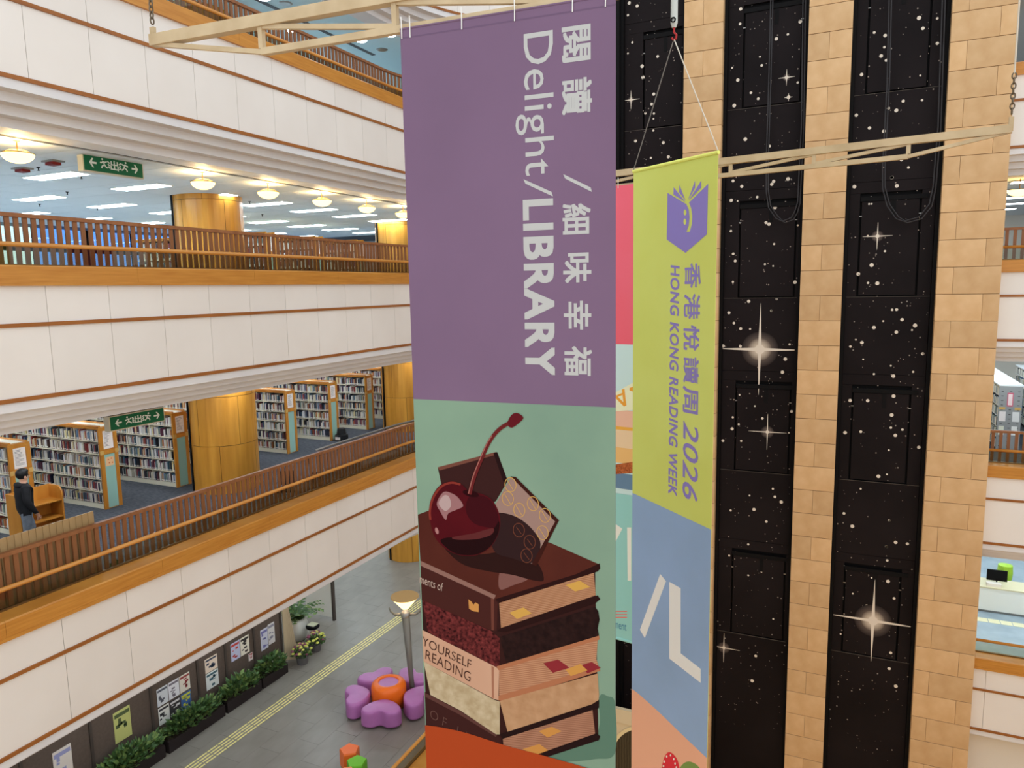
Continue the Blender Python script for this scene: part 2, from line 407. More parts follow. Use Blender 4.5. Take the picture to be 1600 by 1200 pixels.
# ------------------------------------------------------------------ round oak-clad columns
def column(cx, cy, z0, z1, label):
    r = .85; t = struct('round_column', label=label)
    obj('core', MB().lathe([(r-.02, z0), (r-.02, z1)], (cx, cy, 0), 40), M_GROOVE, t, smooth=True)
    z = z0; ring = 0; n = 5
    while z < z1-.05:
        ze = min(z+1.28, z1)
        for k in range(n):
            a0 = 2*PI*k/n+(.62 if ring % 2 else 0)+.35; a1 = a0+2*PI/n; e = .006
            m = MB().lathe([(r-.02, z+.006), (r, z+.006), (r, ze-.006), (r-.02, ze-.006)], (cx, cy, 0), 8, a0=a0+e, a1=a1-e)
            obj('cladding_panel', m, M_COLW, t, smooth=False)
        z = ze; ring += 1
    # flat pilaster with a dark slot on the far-left flank
    d = Vector((-.35, -.94, 0)).normalized(); s = Vector((-d.y, d.x, 0)); c = Vector((cx, cy, 0))+d*(r+.02)
    m = MB(); m.bar(c+Vector((0, 0, z0))-s*.10, c+Vector((0, 0, z1))-s*.10, .07, .03, up=d); obj('dark_slot', m, M_BLACK, t)
    return t
for cy in (14.2, 23.0):
    w = 'behind the exit signs' if cy < 20 else 'half hidden by the purple banner'
    column(-15.2, cy, FLOOR[0], LEV[1][2]-.55, 'round oak column on the ground floor '+w)
    column(-15.2, cy, FLOOR[1], LEV[2][2]-.55, 'round oak column between the bookcases '+w)
    column(-15.2, cy, FLOOR[2], LEV[3][2]-.55, 'round oak column of the middle storey '+w)
    column(-15.2, cy, FLOOR[3], LEV[4][2]-.55, 'round oak column of the upper storey '+w)

# ------------------------------------------------------------------ ceiling lights
M_LIGHT1 = mat('fluorescent_diffuser_aisle', (240, 247, 255), .5, emit=PANEL_EMIT*1.5)
M_LIGHT3 = mat('added_cool_diffuser', (214, 240, 255), .5, emit=PANEL_EMIT*3.4)
M_LIGHT2 = mat('fluorescent_diffuser_bright', (228, 247, 255), .5, emit=PANEL_EMIT*1.3)
def light_panel(z, label, group, m=None):
    t = thing('ceiling_light', label, 'ceiling light', (0, 0, z), group)
    obj('light_frame', MB().box(-.78, .78, -.225, .225, z-.035, z-.021), M_WHITE, t)
    obj('diffuser', MB().box(-.75, .75, -.2, .2, z-.042, z-.036), m or M_LIGHT, t)
    return t
def light_grid(lv, xs, ys, label, group):
    z = LEV[lv+1][2]-.55; proto = light_panel(z, label, group, {1: M_LIGHT1, 2: M_LIGHT2, 3: M_LIGHT3}.get(lv)); first = True
    for x in xs:
        for y in ys:
            o = proto if first else copy_thing(proto, (0, 0, 0)); first = False
            o.location = (x, y, z)
light_grid(2, (-14.95, -18.65, -22.35), [6.05+2.0*k for k in range(11)], 'white fluorescent panel set in the grey tile ceiling of the middle storey', 'fluorescent panels in the middle storey ceiling')
light_grid(1, (-14.2, -18.4, -22.4), [5.1+2.15*k for k in range(11)], 'white fluorescent panel over the bookcase aisles', 'fluorescent panels over the bookcases')
light_grid(0, (-12.9, -16.6, -20.5), [6, 9, 12, 15, 17.2, 19.4, 21.6, 23.8, 26, 28.2], 'white fluorescent panel over the ground floor hall', 'fluorescent panels of the ground floor')
light_grid(3, (-18.5, -21.5, -24.5), [5+3.0*k for k in range(8)], 'added unseen light panel deep inside the upper storey', 'added light panels of the upper storey')  # added out of view to brighten the upper storey's ceiling
for lv, nm in ((0, 'service counter'), (1, 'grey bookcase'), (2, 'fence right of the pier')):
    z = LEV[lv+1][2]-.55
    p = light_panel(z, 'white fluorescent panel over the '+nm, 'fluorescent panels over the '+nm)
    first = True
    for x in (4.4, 7.2):
        for y in (22.9, 25.0, 27.1, 29.2, 31.3):
            o = p if first else copy_thing(p, (0, 0, 0)); first = False; o.location = (x, y, z)
# downlights in the pale blue ceiling
z = LEV[4][2]-.55
for px, py in ((487, 24), (537, 13), (564.5, 60.5), (610, 51.7), (412, -6), (455, 44)):
    q = onz(px, py, z-.05); t = thing('downlight', 'small bright drum downlight on the pale blue ceiling', 'downlight', (q.x, q.y, z), 'drum downlights')
    obj('drum', MB().lathe([(0, -.001), (.15, 0), (.15, -.10), (.0, -.1)], (q.x, q.y, z), 20), M_WHITE, t, smooth=False)
    obj('lens', MB().lathe([(.0, -.112), (.14, -.112), (.15, -.1)], (q.x, q.y, z), 20), mat('downlight_lens', (250, 252, 255), emit=16), t)
for px, py in ((446, 6), (597, 78)):
    q = onz(px, py, z-.01)
    tag(obj('air_vent', MB().lathe([(.0, -.02), (.13, -.02), (.17, 0)], (q.x, q.y, z), 20), M_GREYMETAL), 'round grey air vent in the pale blue ceiling', 'vent', 'round air vents')

# glass bowl pendants under the middle-storey ceiling
z = LEV[3][2]-.55
def bowl(x, y, label):
    t = thing('bowl_pendant', label, 'lamp', (x, y, z), 'warm glass bowl pendants of the middle storey')
    r = .235; zb = z-.37
    prof = [(r*math.sin(a), zb+.15-.15*math.cos(a)) for a in [PI/2*k/8 for k in range(9)]]
    inner = [(p[0]*.94, p[1]+.012) for p in prof[::-1]]
    obj('glass_bowl', MB().lathe([(p[0]+1e-4, p[1]) for p in prof+inner], (x, y, 0), 28), M_BOWL, t, smooth=True)
    obj('rim', MB().tube([(x+r*math.cos(a), y+r*math.sin(a), zb+.15) for a in [2*PI*k/28 for k in range(29)]], .008, 6), M_BRONZE, t)
    obj('stem', MB().tube([(x, y, zb+.10), (x, y, z-.01)], .012, 8), M_BRONZE, t)
    obj('ceiling_rose', MB().lathe([(.0, z-.001), (.06, z), (.05, z-.03), (0, z-.04)], (x, y, 0), 16), M_BRONZE, t)
    obj('bulb', MB().lathe([(0.001, zb+.03), (.04, zb+.05), (.05, zb+.09), (.03, zb+.13), (.001, zb+.14)], (x, y, 0), 12), M_BULB, t, smooth=True)
    for k in range(3):
        a = 2*PI*k/3+.4; obj('bracket', MB().tube([(x+r*math.cos(a), y+r*math.sin(a), zb+.15), (x+.1*math.cos(a), y+.1*math.sin(a), zb+.21), (x, y, zb+.22)], .006, 6), M_BRONZE, t)
    ld = bpy.data.lights.new('bowl_light', 'POINT'); ld.energy = 22; ld.color = (1, .78, .42); ld.shadow_soft_size = .12
    lo = bpy.data.objects.new('bulb_light', ld); lo.location = (x, y, zb+.2); link(lo, t)
bl = {28: 'bowl pendant at the left edge before the exit sign', 317: 'bowl pendant in front of the big oak column', 419: 'first bowl pendant right of the big oak column', 503: 'second bowl pendant right of the big oak column',
      573: 'third bowl pendant right of the big oak column', 630: 'bowl pendant beside the purple banner edge'}
for px, py in ((28, 250), (317, 290), (419, 305), (503, 318), (573, 329), (630, 339)):
    q = onx(px, py-6, -12.15); bowl(-12.15, q.y, 'warm glowing glass '+bl[px])
# smoke detectors and sprinklers on that ceiling
for px, py in ((105, 303), (152, 328), (127, 278), (62, 322), (60, 265), (390, 318), (410, 338), (440, 256), (525, 300)):
    q = onz(px, py-2, z-.04)
    if q.x > -11.9: continue
    tag(obj('sprinkler_head', MB().lathe([(0.001, 0), (.035, 0), (.035, -.01), (.012, -.02), (.012, -.06), (.03, -.065), (.001, -.07)], (q.x, q.y, z-.02), 10), M_BLACK), 'tiny dark sprinkler head on the grey tile ceiling', 'sprinkler', 'sprinkler heads')
for px, py in ((35, 265), (83, 254)):
    q = onz(px, py, z-.05); t = thing('smoke_alarm', 'dark red ceiling alarm '+('at the left edge' if px < 50 else 'left of the exit sign'), 'alarm', (q.x, q.y, z))
    obj('base', MB().box(q.x-.16, q.x+.16, q.y-.12, q.y+.12, z-.05, z-.02), M_GREYMETAL, t)
    obj('red_cover', MB().box(q.x-.11, q.x+.11, q.y-.08, q.y+.08, z-.1, z-.05), mat('dark_red_plastic', (120, 30, 30)), t)

# ------------------------------------------------------------------ text
def text_mesh(s, offset=0.0, shear=0, space=1.0):
    cu = bpy.data.curves.new('txt', 'FONT'); cu.body = s; cu.size = 1; cu.offset = min(offset, 0); cu.space_character = space; cu.resolution_u = 3; cu.shear = shear
    o = bpy.data.objects.new('txt', cu); COL.objects.link(o)
    dg = bpy.context.evaluated_depsgraph_get(); me = bpy.data.meshes.new_from_object(o.evaluated_get(dg))
    vs = [v.co.copy() for v in me.vertices]; fs = [tuple(p.vertices) for p in me.polygons]
    bpy.data.objects.remove(o); bpy.data.curves.remove(cu); bpy.data.meshes.remove(me)
    if not vs: return [], []
    if offset > 0:            # heavier weight: shifted copies of the glyphs, a hair apart in depth
        n = len(vs); v0_ = vs; f0_ = fs; vs = []; fs = []
        for k, (a, b) in enumerate(((0, 0), (-1, -1), (1, -1), (-1, 1), (1, 1), (1, 0), (-1, 0), (0, 1), (0, -1))):
            vs += [Vector((v.x+a*offset, v.y+b*offset, k*4e-5)) for v in v0_]; fs += [tuple(i+n*k for i in f) for f in f0_]
    else: vs = [Vector((v.x, v.y, 0)) for v in vs]
    x0 = min(v.x for v in vs); x1 = max(v.x for v in vs); y0 = min(v.y for v in vs); y1 = max(v.y for v in vs)
    return [((v.x-x0)/max(x1-x0, 1e-6), (v.y-y0)/max(y1-y0, 1e-6), v.z) for v in vs], fs
class Plane:
    """a flat printed surface: origin, right, up and outward normal"""
    def __init__(s, o, u, v, n): s.o = Vector(o); s.u = Vector(u).normalized(); s.v = Vector(v).normalized(); s.n = Vector(n).normalized()
    def hit(s, px, py):
        r = ray(px, py); p = r*(s.o.dot(s.n)/r.dot(s.n)); d = p-s.o; return d.dot(s.u), d.dot(s.v)
    def pt(s, u, v, h=0): return s.o+s.u*u+s.v*v+s.n*h
def flat(name, pl, polys, h, m, parent, px=True):
    mb = MB()
    for i, p in enumerate(polys): mb.poly([pl.pt(*(pl.hit(*q) if px else q), h+(i % 12)*4e-5) for q in p])
    me = bpy.data.meshes.new(name); me.from_pydata(mb.v, [], mb.f); me.materials.append(m)
    o = bpy.data.objects.new(name, me); link(o, parent); return o
def lettering(name, pl, s, box, h, m, parent, rot=True, bold=0, px=True, shear=0, space=1.0):
    """box = pixel box x0,y0,x1,y1 (or u0,v0,u1,v1); rot: the line runs down the cloth"""
    vs, fs = text_mesh(s, bold, shear, space)
    if not vs: return None
    if px:
        ym = (box[1]+box[3])/2; xm = (box[0]+box[2])/2
        u0 = pl.hit(box[0], ym)[0]; u1 = pl.hit(box[2], ym)[0]; v1 = pl.hit(xm, box[1])[1]; v0 = pl.hit(xm, box[3])[1]
    else: u0, v0, u1, v1 = box
    out = []
    for tx, ty, tz_ in vs:
        if rot: u, v = u0+ty*(u1-u0), v1-tx*(v1-v0)
        else: u, v = u0+tx*(u1-u0), v0+ty*(v1-v0)
        out.append(tuple(pl.pt(u, v, h+tz_)))
    me = bpy.data.meshes.new(name); me.from_pydata(out, [], fs); me.materials.append(m)
    o = bpy.data.objects.new(name, me); link(o, parent); return o
def ringpts(cx, cy, rx, ry, n=20, a0=0, a1=2*PI, tilt=0):
    r = []
    for i in range(n):
        a = a0+(a1-a0)*i/n; x = rx*math.cos(a); y = ry*math.sin(a)
        r.append((cx+x*math.cos(tilt)-y*math.sin(tilt), cy+x*math.sin(tilt)+y*math.cos(tilt)))
    return r
def ring_polys(cx, cy, rx, ry, w, n=20, tilt=0):
    A = ringpts(cx, cy, rx, ry, n, tilt=tilt); B = ringpts(cx, cy, rx-w, ry-w, n, tilt=tilt)
    return [[A[i], A[(i+1) % n], B[(i+1) % n], B[i]] for i in range(n)]
def stroke_polys(pts, w):
    out = []
    for (x0, y0), (x1, y1) in zip(pts[:-1], pts[1:]):
        l = math.hypot(x1-x0, y1-y0) or 1; nx, ny = -(y1-y0)/l*w/2, (x1-x0)/l*w/2
        out.append([(x0+nx, y0+ny), (x1+nx, y1+ny), (x1-nx, y1-ny), (x0-nx, y0-ny)])
    return out
def smooth_pts(pts, k=6, closed=True):
    n = len(pts); out = []
    for i in range(n if closed else n-1):
        p0, p1, p2, p3 = (pts[(i-1) % n], pts[i], pts[(i+1) % n], pts[(i+2) % n]) if closed else (pts[max(i-1, 0)], pts[i], pts[i+1], pts[min(i+2, n-1)])
        for j in range(k):
            t = j/k
            out.append(tuple(.5*((2*p1[c])+(-p0[c]+p2[c])*t+(2*p0[c]-5*p1[c]+4*p2[c]-p3[c])*t*t+(-p0[c]+3*p1[c]-3*p2[c]+p3[c])*t**3) for c in (0, 1)))
    if not closed: out.append(pts[-1])
    return out

# ------------------------------------------------------------------ exit signs
def exit_sign(X, corners, label, zc):
    P = [onx(x, y, X) for x, y in corners]
    y0 = (P[0].y+P[3].y)/2; y1 = (P[1].y+P[2].y)/2; z1 = (P[0].z+P[1].z)/2; z0 = (P[2].z+P[3].z)/2
    t = thing('exit_sign', label, 'sign', (X-.06, y0, zc))
    obj('housing', MB().box(X-.14, X-.002, y0-.02, y1+.02, z0-.02, z1+.02), mat('sign_housing_cream', (214, 204, 176), .5), t)
    obj('green_face', MB().box(X-.004, X+.004, y0, y1, z0, z1), M_GREEN, t)
    pl = Plane((X, y0, z0), (0, 1, 0), (0, 0, 1), (1, 0, 0)); w = y1-y0; h = z1-z0
    def q(a, b): return (a*w, b*h)
    ar = []
    for s in (1, -1):
        f = (lambda a: a) if s == 1 else (lambda a: 1-a)
        ar += [[q(f(.08), .5), q(f(.13), .78), q(f(.155), .78), q(f(.125), .56), q(f(.125), .44), q(f(.155), .22), q(f(.13), .22)], [q(f(.12), .56), q(f(.2), .56), q(f(.2), .44), q(f(.12), .44)]]
    flat('arrow_print', pl, ar, .0055, M_SIGNW, t, px=False)
    men = []
    for c, s in ((.33, 1), (.67, -1)):
        def e(a, b): return q(c+s*a, b)
        for ln in ([(-.02, .68), (.0, .5), (.02, .36)], [(-.02, .66), (-.05, .56), (-.07, .6)], [(-.02, .66), (.02, .62), (.04, .7)], [(.0, .46), (-.04, .38), (-.05, .24)], [(.02, .36), (.05, .3)],
                   [(.055, .72), (.09, .6)], [(.06, .55), (.09, .45)], [(.06, .4), (.09, .3)]):
            pts = [e(*p) for p in ln]; men += stroke_polys(pts, .02*w)
        men.append([(e(-.03, .8)[0]+.016*w*math.cos(a), e(-.03, .8)[1]+.016*w*math.sin(a)) for a in [2*PI*k/10 for k in range(10)]])
    flat('running_figure_print', pl, men, .006, M_SIGNW, t, px=False)
    lettering('lettering', pl, '出', (.43*w, .2*h, .57*w, .82*h), .006, M_SIGNW, t, rot=False, px=False, bold=.02)
    for f in (.2, .78):
        obj('hanger', MB().box(X-.09, X-.05, y0+w*f-.025, y0+w*f+.025, z1+.02, zc), M_GREYMETAL, t)
exit_sign(-12.35, [(131, 239.6), (222, 253.5), (222.7, 278), (131, 265)], 'green exit sign with white arrows under the upper balcony soffit', LEV[3][2]-.55)
exit_sign(-12.25, [(172, 652), (255.3, 638), (256, 656.7), (172.7, 673)], 'green exit sign with white arrows in front of the bookcases', LEV[2][2]-.55)

# ------------------------------------------------------------------ lift tower: limestone piers and night-sky panels
YT, YS = 20.4, 20.75
tower = struct('lift_tower', label='lift tower of limestone piers and dark star printed panels')
ZB, ZT = -15.6, 10.5; CH = .6437; ZPH = -.336
def pier(x0, x1, pattern):
    core = obj('pier', MB().box(x0+.012, x1-.012, YT+.02, YT+1.0, ZB, ZT), M_MORTAR, tower)
    k = -int((ZPH-ZB)/CH)-1; cache = {}
    while True:
        z0 = ZPH+k*CH; z1 = z0+CH
        if z0 > ZT-.05: break
        if z1 > ZB+.05:
            w = x1-x0; cuts = pattern[k % 2]; xs = [0]+list(cuts)+[1]
            for a, b in zip(xs[:-1], xs[1:]):
                key = (a, b); g = .0025
                if key not in cache:
                    l = w*(b-a)
                    bm = bmesh.new(); bmesh.ops.create_cube(bm, size=1)
                    bmesh.ops.scale(bm, vec=(l-2*g, .9, CH-.012), verts=bm.verts)
                    bmesh.ops.bevel(bm, geom=[e for e in bm.edges], offset=.004, segments=1, affect='EDGES')
                    me = bpy.data.meshes.new('block'); bm.to_mesh(me); bm.free(); me.materials.append(M_STONE); cache[key] = me
                obj('stone_block', cache[key], None, core, loc=(x0+w*(a+b)/2, YT+.45+random.uniform(-.004, .004), (z0+z1)/2))
        k += 1
pier(-4.28, -3.27, ((), (.5,)))
pier(-1.205, -.208, ((), (.49,)))
pier(1.866, 3.174, ((.26,), (.74,)))
DOORS = [(4.60, 7.10), (-.37, 2.13), (-5.19, -2.72), (-10.02, -7.55)]
def bay(x0, x1, dx0, dx1, doors, seed):
    rr = random.Random(seed)
    back = obj('shaft_backing', MB().box(x0, x1, YS+.10, YS+.14, ZB, ZT), M_BLACK, tower)
    for a, b in ((x0, x0+.085), (x1-.085, x1)):
        obj('dark_jamb', MB().box(a, b, YS-.12, YS+.1, ZB, ZT), M_BLACK, tower)
    a, b = x0+.09, x1-.09
    zs = sorted(doors); prev = ZB
    def pn(xa, xb, za, zb, y=YS): obj('star_panel', MB().box(xa, xb, y, y+.06, za, zb), M_STAR, tower)
    for d0, d1 in zs:
        pn(a, b, prev, d0-.012)
        pn(a, dx0-.05, d0, d1+.07); pn(dx1+.05, b, d0, d1+.07)          # fixed side leaves
        pn(dx0, dx1, d0+.03, d1-.14)                                      # car door leaf
        xm = dx0+.56*(dx1-dx0)
        obj('latch_slot', MB().box(xm-.05, xm+.05, YS-.006, YS+.001, d1-.52, d1-.13), M_BLACK, tower)
        obj('header_track', MB().box(dx0-.04, dx1+.2, YS-.02, YS+.05, d1-.13, d1-.02), M_BLACK, tower)
        for xx in (dx0-.025, dx1+.025): obj('hinge', MB().box(xx-.03, xx+.03, YS-.02, YS, d1-.5, d1-.48), M_GREYMETAL, tower)
        pn(a, b, d1+.075, d1+.34); prev = d1+.35
        obj('ledge_line', MB().box(a, b, YS-.008, YS+.02, d0-.018, d0-.009), mat('dark_sill_metal', (84, 76, 68), .5), tower)
    pn(a, b, prev, ZT)
bay(-6.08, -4.28, -5.42, -4.40, [(4.35, 6.85), (-.37, 2.13), (-5.19, -2.72), (-10.02, -7.55)], 1)
bay(-3.27, -1.205, -2.76, -1.40, DOORS, 2)
bay(-.208, 1.866, .17, 1.44, DOORS, 3)
obj('dark_frame', MB().box(-6.2, -6.08, YT+.1, YT+1, ZB, ZT), M_BLACK, tower)
obj('tower_rear', MB().box(-6.2, 3.17, YT+1.0, YT+4, ZB, ZT), M_WALL, tower)
obj('tower_cap', MB().box(-6.2, 3.17, YT+.9, YT+4, ZT, ZT+.2), M_WALL, tower)
# stars
PS = Plane((0, YS-.004, 0), (1, 0, 0), (0, 0, 1), (0, -1, 0))
def stars_from(ox, oy, sc, pts): return [(ox+x/sc, oy+y/sc) for x, y in pts]
ST = []
ST += stars_from(1100, 250, 4.8, [(218, 157), (283, 198), (508, 182), (630, 142), (522, 160), (204, 303), (252, 308), (399, 278), (533, 356), (465, 470), (488, 481), (703, 490), (202, 533), (526, 630), (219, 704), (234, 757), (518, 795), (457, 782), (217, 914), (682, 917), (187, 1146), (543, 1043), (335, 1060), (505, 1130), (1408, 132), (1238, 330), (1257, 329), (1128, 200), (1228, 570), (1357, 684), (1257, 788), (1157, 855), (1230, 922), (1300, 925)])
ST += stars_from(1100, 450, 4, [(187, 219), (229, 254), (288, 256), (120, 363), (228, 365), (508, 444), (490, 526), (535, 352), (420, 142), (455, 70), (222, 668), (318, 738), (217, 852), (547, 772), (530, 905), (118, 954), (232, 956), (180, 808), (176, 880), (365, 815)])
ST += stars_from(1300, 450, 4, [(376, 136), (404, 135), (438, 198), (500, 263), (519, 234), (320, 207), (402, 276), (262, 247), (149, 323), (187, 341), (115, 366), (567, 411), (195, 446), (368, 486), (507, 524), (383, 551), (262, 538), (223, 704), (385, 676), (373, 794), (368, 873), (440, 885), (180, 898), (396, 921), (355, 1014), (543, 996), (113, 703), (82, 904), (343, 1165), (290, 1177), (601, 316)])
ST += stars_from(1100, 750, 3.43, [(244, 83), (369, 47), (380, 90), (414, 118), (143, 163), (268, 158), (334, 223), (237, 345), (135, 405), (237, 511), (308, 493), (371, 745), (277, 943), (258, 1076), (840, 47), (994, 217), (795, 248), (750, 179), (978, 358)])
ST += stars_from(1300, 800, 4, [(357, 52), (471, 199), (398, 190), (340, 217), (345, 303), (247, 411), (350, 434), (130, 510), (388, 540), (218, 588), (54, 762), (357, 979), (399, 1089), (367, 880)])
ST += stars_from(940, 0, 4.285, [(1170, 260), (1060, 380), (1072, 438), (874, 454), (912, 536), (1313, 553), (1000, 621), (888, 707), (1364, 492), (1330, 145), (962, 932), (1125, 978), (927, 160), (931, 60), (1048, 661), (1247, 230), (176, 102), (176, 358), (206, 284), (271, 443), (277, 518), (375, 378), (293, 758), (350, 760), (347, 795), (346, 874), (238, 40), (185, 20), (330, 1057), (447, 1050), (413, 955), (227, 944), (335, 697), (349, 630)])
ST += stars_from(1240, 0, 4, [(402, 70), (504, 203), (572, 222), (567, 295), (579, 377), (547, 350), (425, 466), (898, 115), (784, 112), (808, 177), (898, 271), (792, 472), (685, 632), (803, 626), (392, 720), (593, 677), (642, 690), (474, 800), (564, 820), (421, 927), (674, 998), (614, 1110), (645, 1162), (718, 1047)])
rs = random.Random(5)
mb = MB()
BAYX = [(-5.98, -4.38), (-3.17, -1.31), (-.10, 1.76)]
def inbay(u): return any(a < u < b for a, b in BAYX)
for px, py in ST:
    u, v = PS.hit(px, py)
    if not inbay(u): continue
    r = rs.uniform(.022, .05); mb.poly([PS.pt(u+r*math.cos(2*PI*k/8), v+r*math.sin(2*PI*k/8)) for k in range(8)])
o = obj('star_print', mb, M_STARW, tower); o['kind'] = 'stuff'
mb = MB()
for a, b in BAYX:
    for k in range(420):
        u = rs.uniform(a, b); v = rs.uniform(-13, 9); r = rs.choice((.006, .007, .008, .010, .014, .018)); mb.poly([PS.pt(u+r*math.cos(2*PI*k/6), v+r*math.sin(2*PI*k/6)) for k in range(6)])
o = obj('faint_star_print', mb, mat('star_grey_print', (150, 138, 128), .7), tower); o['kind'] = 'stuff'
# large cross-flared stars: printed discs that fade outward
def radial_mat(name, inner, outer, power=1.0):
    m = bpy.data.materials.new(name); m.use_nodes = True; N = m.node_tree.nodes; L = m.node_tree.links; b = N['Principled BSDF']
    b.inputs['Roughness'].default_value = .6; b.inputs['Specular IOR Level'].default_value = .15
    tc = N.new('ShaderNodeTexCoord'); ln = N.new('ShaderNodeVectorMath'); ln.operation = 'LENGTH'; L.new(tc.outputs['Object'], ln.inputs[0])
    r = N.new('ShaderNodeValToRGB'); e = r.color_ramp.elements; e[0].position = 0; e[0].color = (*lin(inner), 1); e[1].position = 1; e[1].color = (*lin(outer), 1)
    x = e.new(.32); x.color = (*lin(inner), 1); y = e.new(.7); y.color = (*lin(tuple(i*.62+o*.38 for i, o in zip(inner, outer))), 1)
    L.new(ln.outputs['Value'], r.inputs[0]); L.new(r.outputs[0], b.inputs['Base Color']); return m
M_HALO = radial_mat('star_halo_print', (214, 200, 180), (96, 84, 76)); M_HAZE = radial_mat('star_haze_print', (112, 100, 92), (36, 29, 29))
def big_star(px, py, R, arm):
    u, v = PS.hit(px, py); g = R/.5
    for rad, m, h in ((R*1.55, M_HAZE, .001), (R, M_HALO, .002)):
        if R < .12 and m is M_HALO: continue
        me = bpy.data.meshes.new('star_halo'); me.from_pydata([(math.cos(2*PI*k/40), 0, math.sin(2*PI*k/40)) for k in range(40)], [], [list(range(40))]); me.materials.append(m)
        o = bpy.data.objects.new('star_halo', me); link(o, tower); o.location = PS.pt(u, v, h); o.scale = (rad, 1, rad)
    core = max(R*.42, .045)
    polys = [[(u+core*math.cos(2*PI*k/20), v+core*math.sin(2*PI*k/20)) for k in range(20)]]
    w = core*.36
    for dx, dy, l in ((1, 0, arm), (-1, 0, arm), (0, 1, arm), (0, -1, arm)):
        if dx:
            l0 = min(l, max(.05, (next((b for a, b in BAYX if a < u < b), u+l)-u) if dx > 0 else (u-next((a for a, b in BAYX if a < u < b), u-l))))
            f = l0/l; polys.append([(u, v-w), (u+dx*l0, v-w*.9*(1-f)-.003), (u+dx*l0, v+w*.9*(1-f)+.003), (u, v+w)])
        else: polys.append([(u-w, v), (u-.003, v+dy*l), (u+.003, v+dy*l), (u+w, v)])
    flat('flared_star', PS, polys, .0035, M_STARW, tower, px=False)
big_star(1187, 546, .31, 1.25); big_star(1364, 970, .29, 1.15); big_star(1199, 675, .11, .5); big_star(1131, 1012, .11, .45)
big_star(1371, 369, .09, .34); big_star(1229, 121, .06, .2); big_star(986, 156, .06, .25); big_star(1232, 152, .03, .1)
# hanging service cables in the two open bays
def cable(pxs, label):
    P = [ony(x, y, YT-.05+.12) for x, y in pxs]
    t = thing('hanging_cable', label, 'cable', tuple(P[0]))
    for dx in (0, .05):
        obj('cable_strand', MB().tube([p+Vector((dx*(1 if i < len(P)/2 else -1.2), 0, dx*.9)) for i, p in enumerate(P)], .016, 6), mat('black_cable', (44, 42, 44), .5), t)
cable([(1205, -30), (1201, 130), (1197, 260), (1197, 300), (1201, 325), (1212, 341), (1227, 348), (1240, 343), (1246, 332), (1250, 318), (1256, 200), (1259, -30)], 'black service cable looping down beside the middle stone pier')
cable([(1390, -30), (1386, 130), (1379, 260), (1379, 295), (1386, 322), (1400, 342), (1418, 348), (1440, 342), (1456, 322), (1462, 295), (1470, 200), (1478, -30)], 'black service cable looping down left of the right stone pier')
# cream lobby front with a round window below the tower's left bay
t = thing('lobby_front', 'cream panel front with a dark oval window below the dark lift bay', 'panel', (-5.2, YT-1.2, -15.6))
za = ony(975, 1106, YT-1.2).z
obj('fascia', MB().box(-6.9, -3.5, YT-1.32, YT-1.2, za-.42, za), mat('cream_enamel', (226, 212, 178), .45), t)
cx = ony(1010, 1150, YT-1.2).x; zc = za-1.75
obj('front_panel', MB().box(-6.9, -3.5, YT-1.28, YT-1.2, -15.6, za-.42), mat('cream_enamel', (226, 212, 178), .45), t)
ri = [(cx+1.02*math.cos(2*PI*k/40), zc+1.28*math.sin(2*PI*k/40)) for k in range(40)]; ro = [(cx+1.12*math.cos(2*PI*k/40), zc+1.38*math.sin(2*PI*k/40)) for k in range(40)]
mb = MB(); mb.poly([(x, YT-1.285, z) for x, z in ri]); obj('dark_window', mb, mat('dark_window_glass', (66, 62, 50), .15, .6, kind='wave', rgb2=(44, 42, 34), scale=4), t)
mb = MB()
for k in range(40):
    j = (k+1) % 40; mb.poly([(ri[k][0], YT-1.30, ri[k][1]), (ri[j][0], YT-1.30, ri[j][1]), (ro[j][0], YT-1.30, ro[j][1]), (ro[k][0], YT-1.30, ro[k][1])])
obj('window_rim', mb, mat('cream_rim', (240, 224, 176), .4), t)

# ------------------------------------------------------------------ trusses
d1 = ray(-2200, 474); d1.z = 0; d1.normalize(); U1 = -d1; N1 = Vector((U1.y, -U1.x, 0))
PB = Plane(ony(800, 455, 7.0), U1, (0, 0, 1), N1)
d2 = ray(-893, 481); d2.z = 0; d2.normalize(); U2 = -d2; N2 = Vector((U2.y, -U2.x, 0))
PT = Plane(ony(1056, 455, 13.0), U2, (0, 0, 1), N2)
def truss(pl, ul, ur, zt, zb, posts, ct, cb, flip, label):
    """tapering hung truss: top chord full length, bottom chord between end posts, diagonals"""
    t = thing('hanging_truss', label, 'truss', tuple(pl.pt(ul, zt)))
    q = lambda u, z, h=-.06: pl.pt(u, z, h)
    obj('top_chord', MB().bar(q(ul, zt), q(ur, zt), ct, ct*1.15), M_TRUSS, t)
    obj('bottom_chord', MB().bar(q(posts[0], zb), q(posts[-1], zb), cb, cb), M_TRUSS, t)
    obj('end_brace', MB().bar(q(ul+.06, zt-ct*.4), q(posts[0], zb), cb*.8, cb*.7), M_TRUSS, t)
    obj('end_brace', MB().bar(q(ur-.06, zt-ct*.4), q(posts[-1], zb), cb*.8, cb*.7), M_TRUSS, t)
    for u in posts: obj('post', MB().bar(q(u, zb+cb*.5), q(u, zt-ct*.5), cb*.8, cb*.8), M_TRUSS, t)
    for a, b in zip(posts[:-1], posts[1:]):
        za, ze = (zt-ct*.5, zb+cb*.5) if flip else (zb+cb*.5, zt-ct*.5)
        obj('diagonal', MB().bar(q(a, za), q(b, ze), cb*.7, cb*.7), M_TRUSS, t)
    for u in (ul+.02, ur-.02): obj('end_plate', MB().bar(q(u, zt-ct*.3), q(u, zt+.16), ct*.35, ct*.6), M_TRUSS, t)
    return t
v0 = PB.o.z
ul = PB.hit(232, 62)[0]; zt = PB.hit(232, 62)[1]; p1 = PB.hit(405, 82); p2 = PB.hit(613, 20)
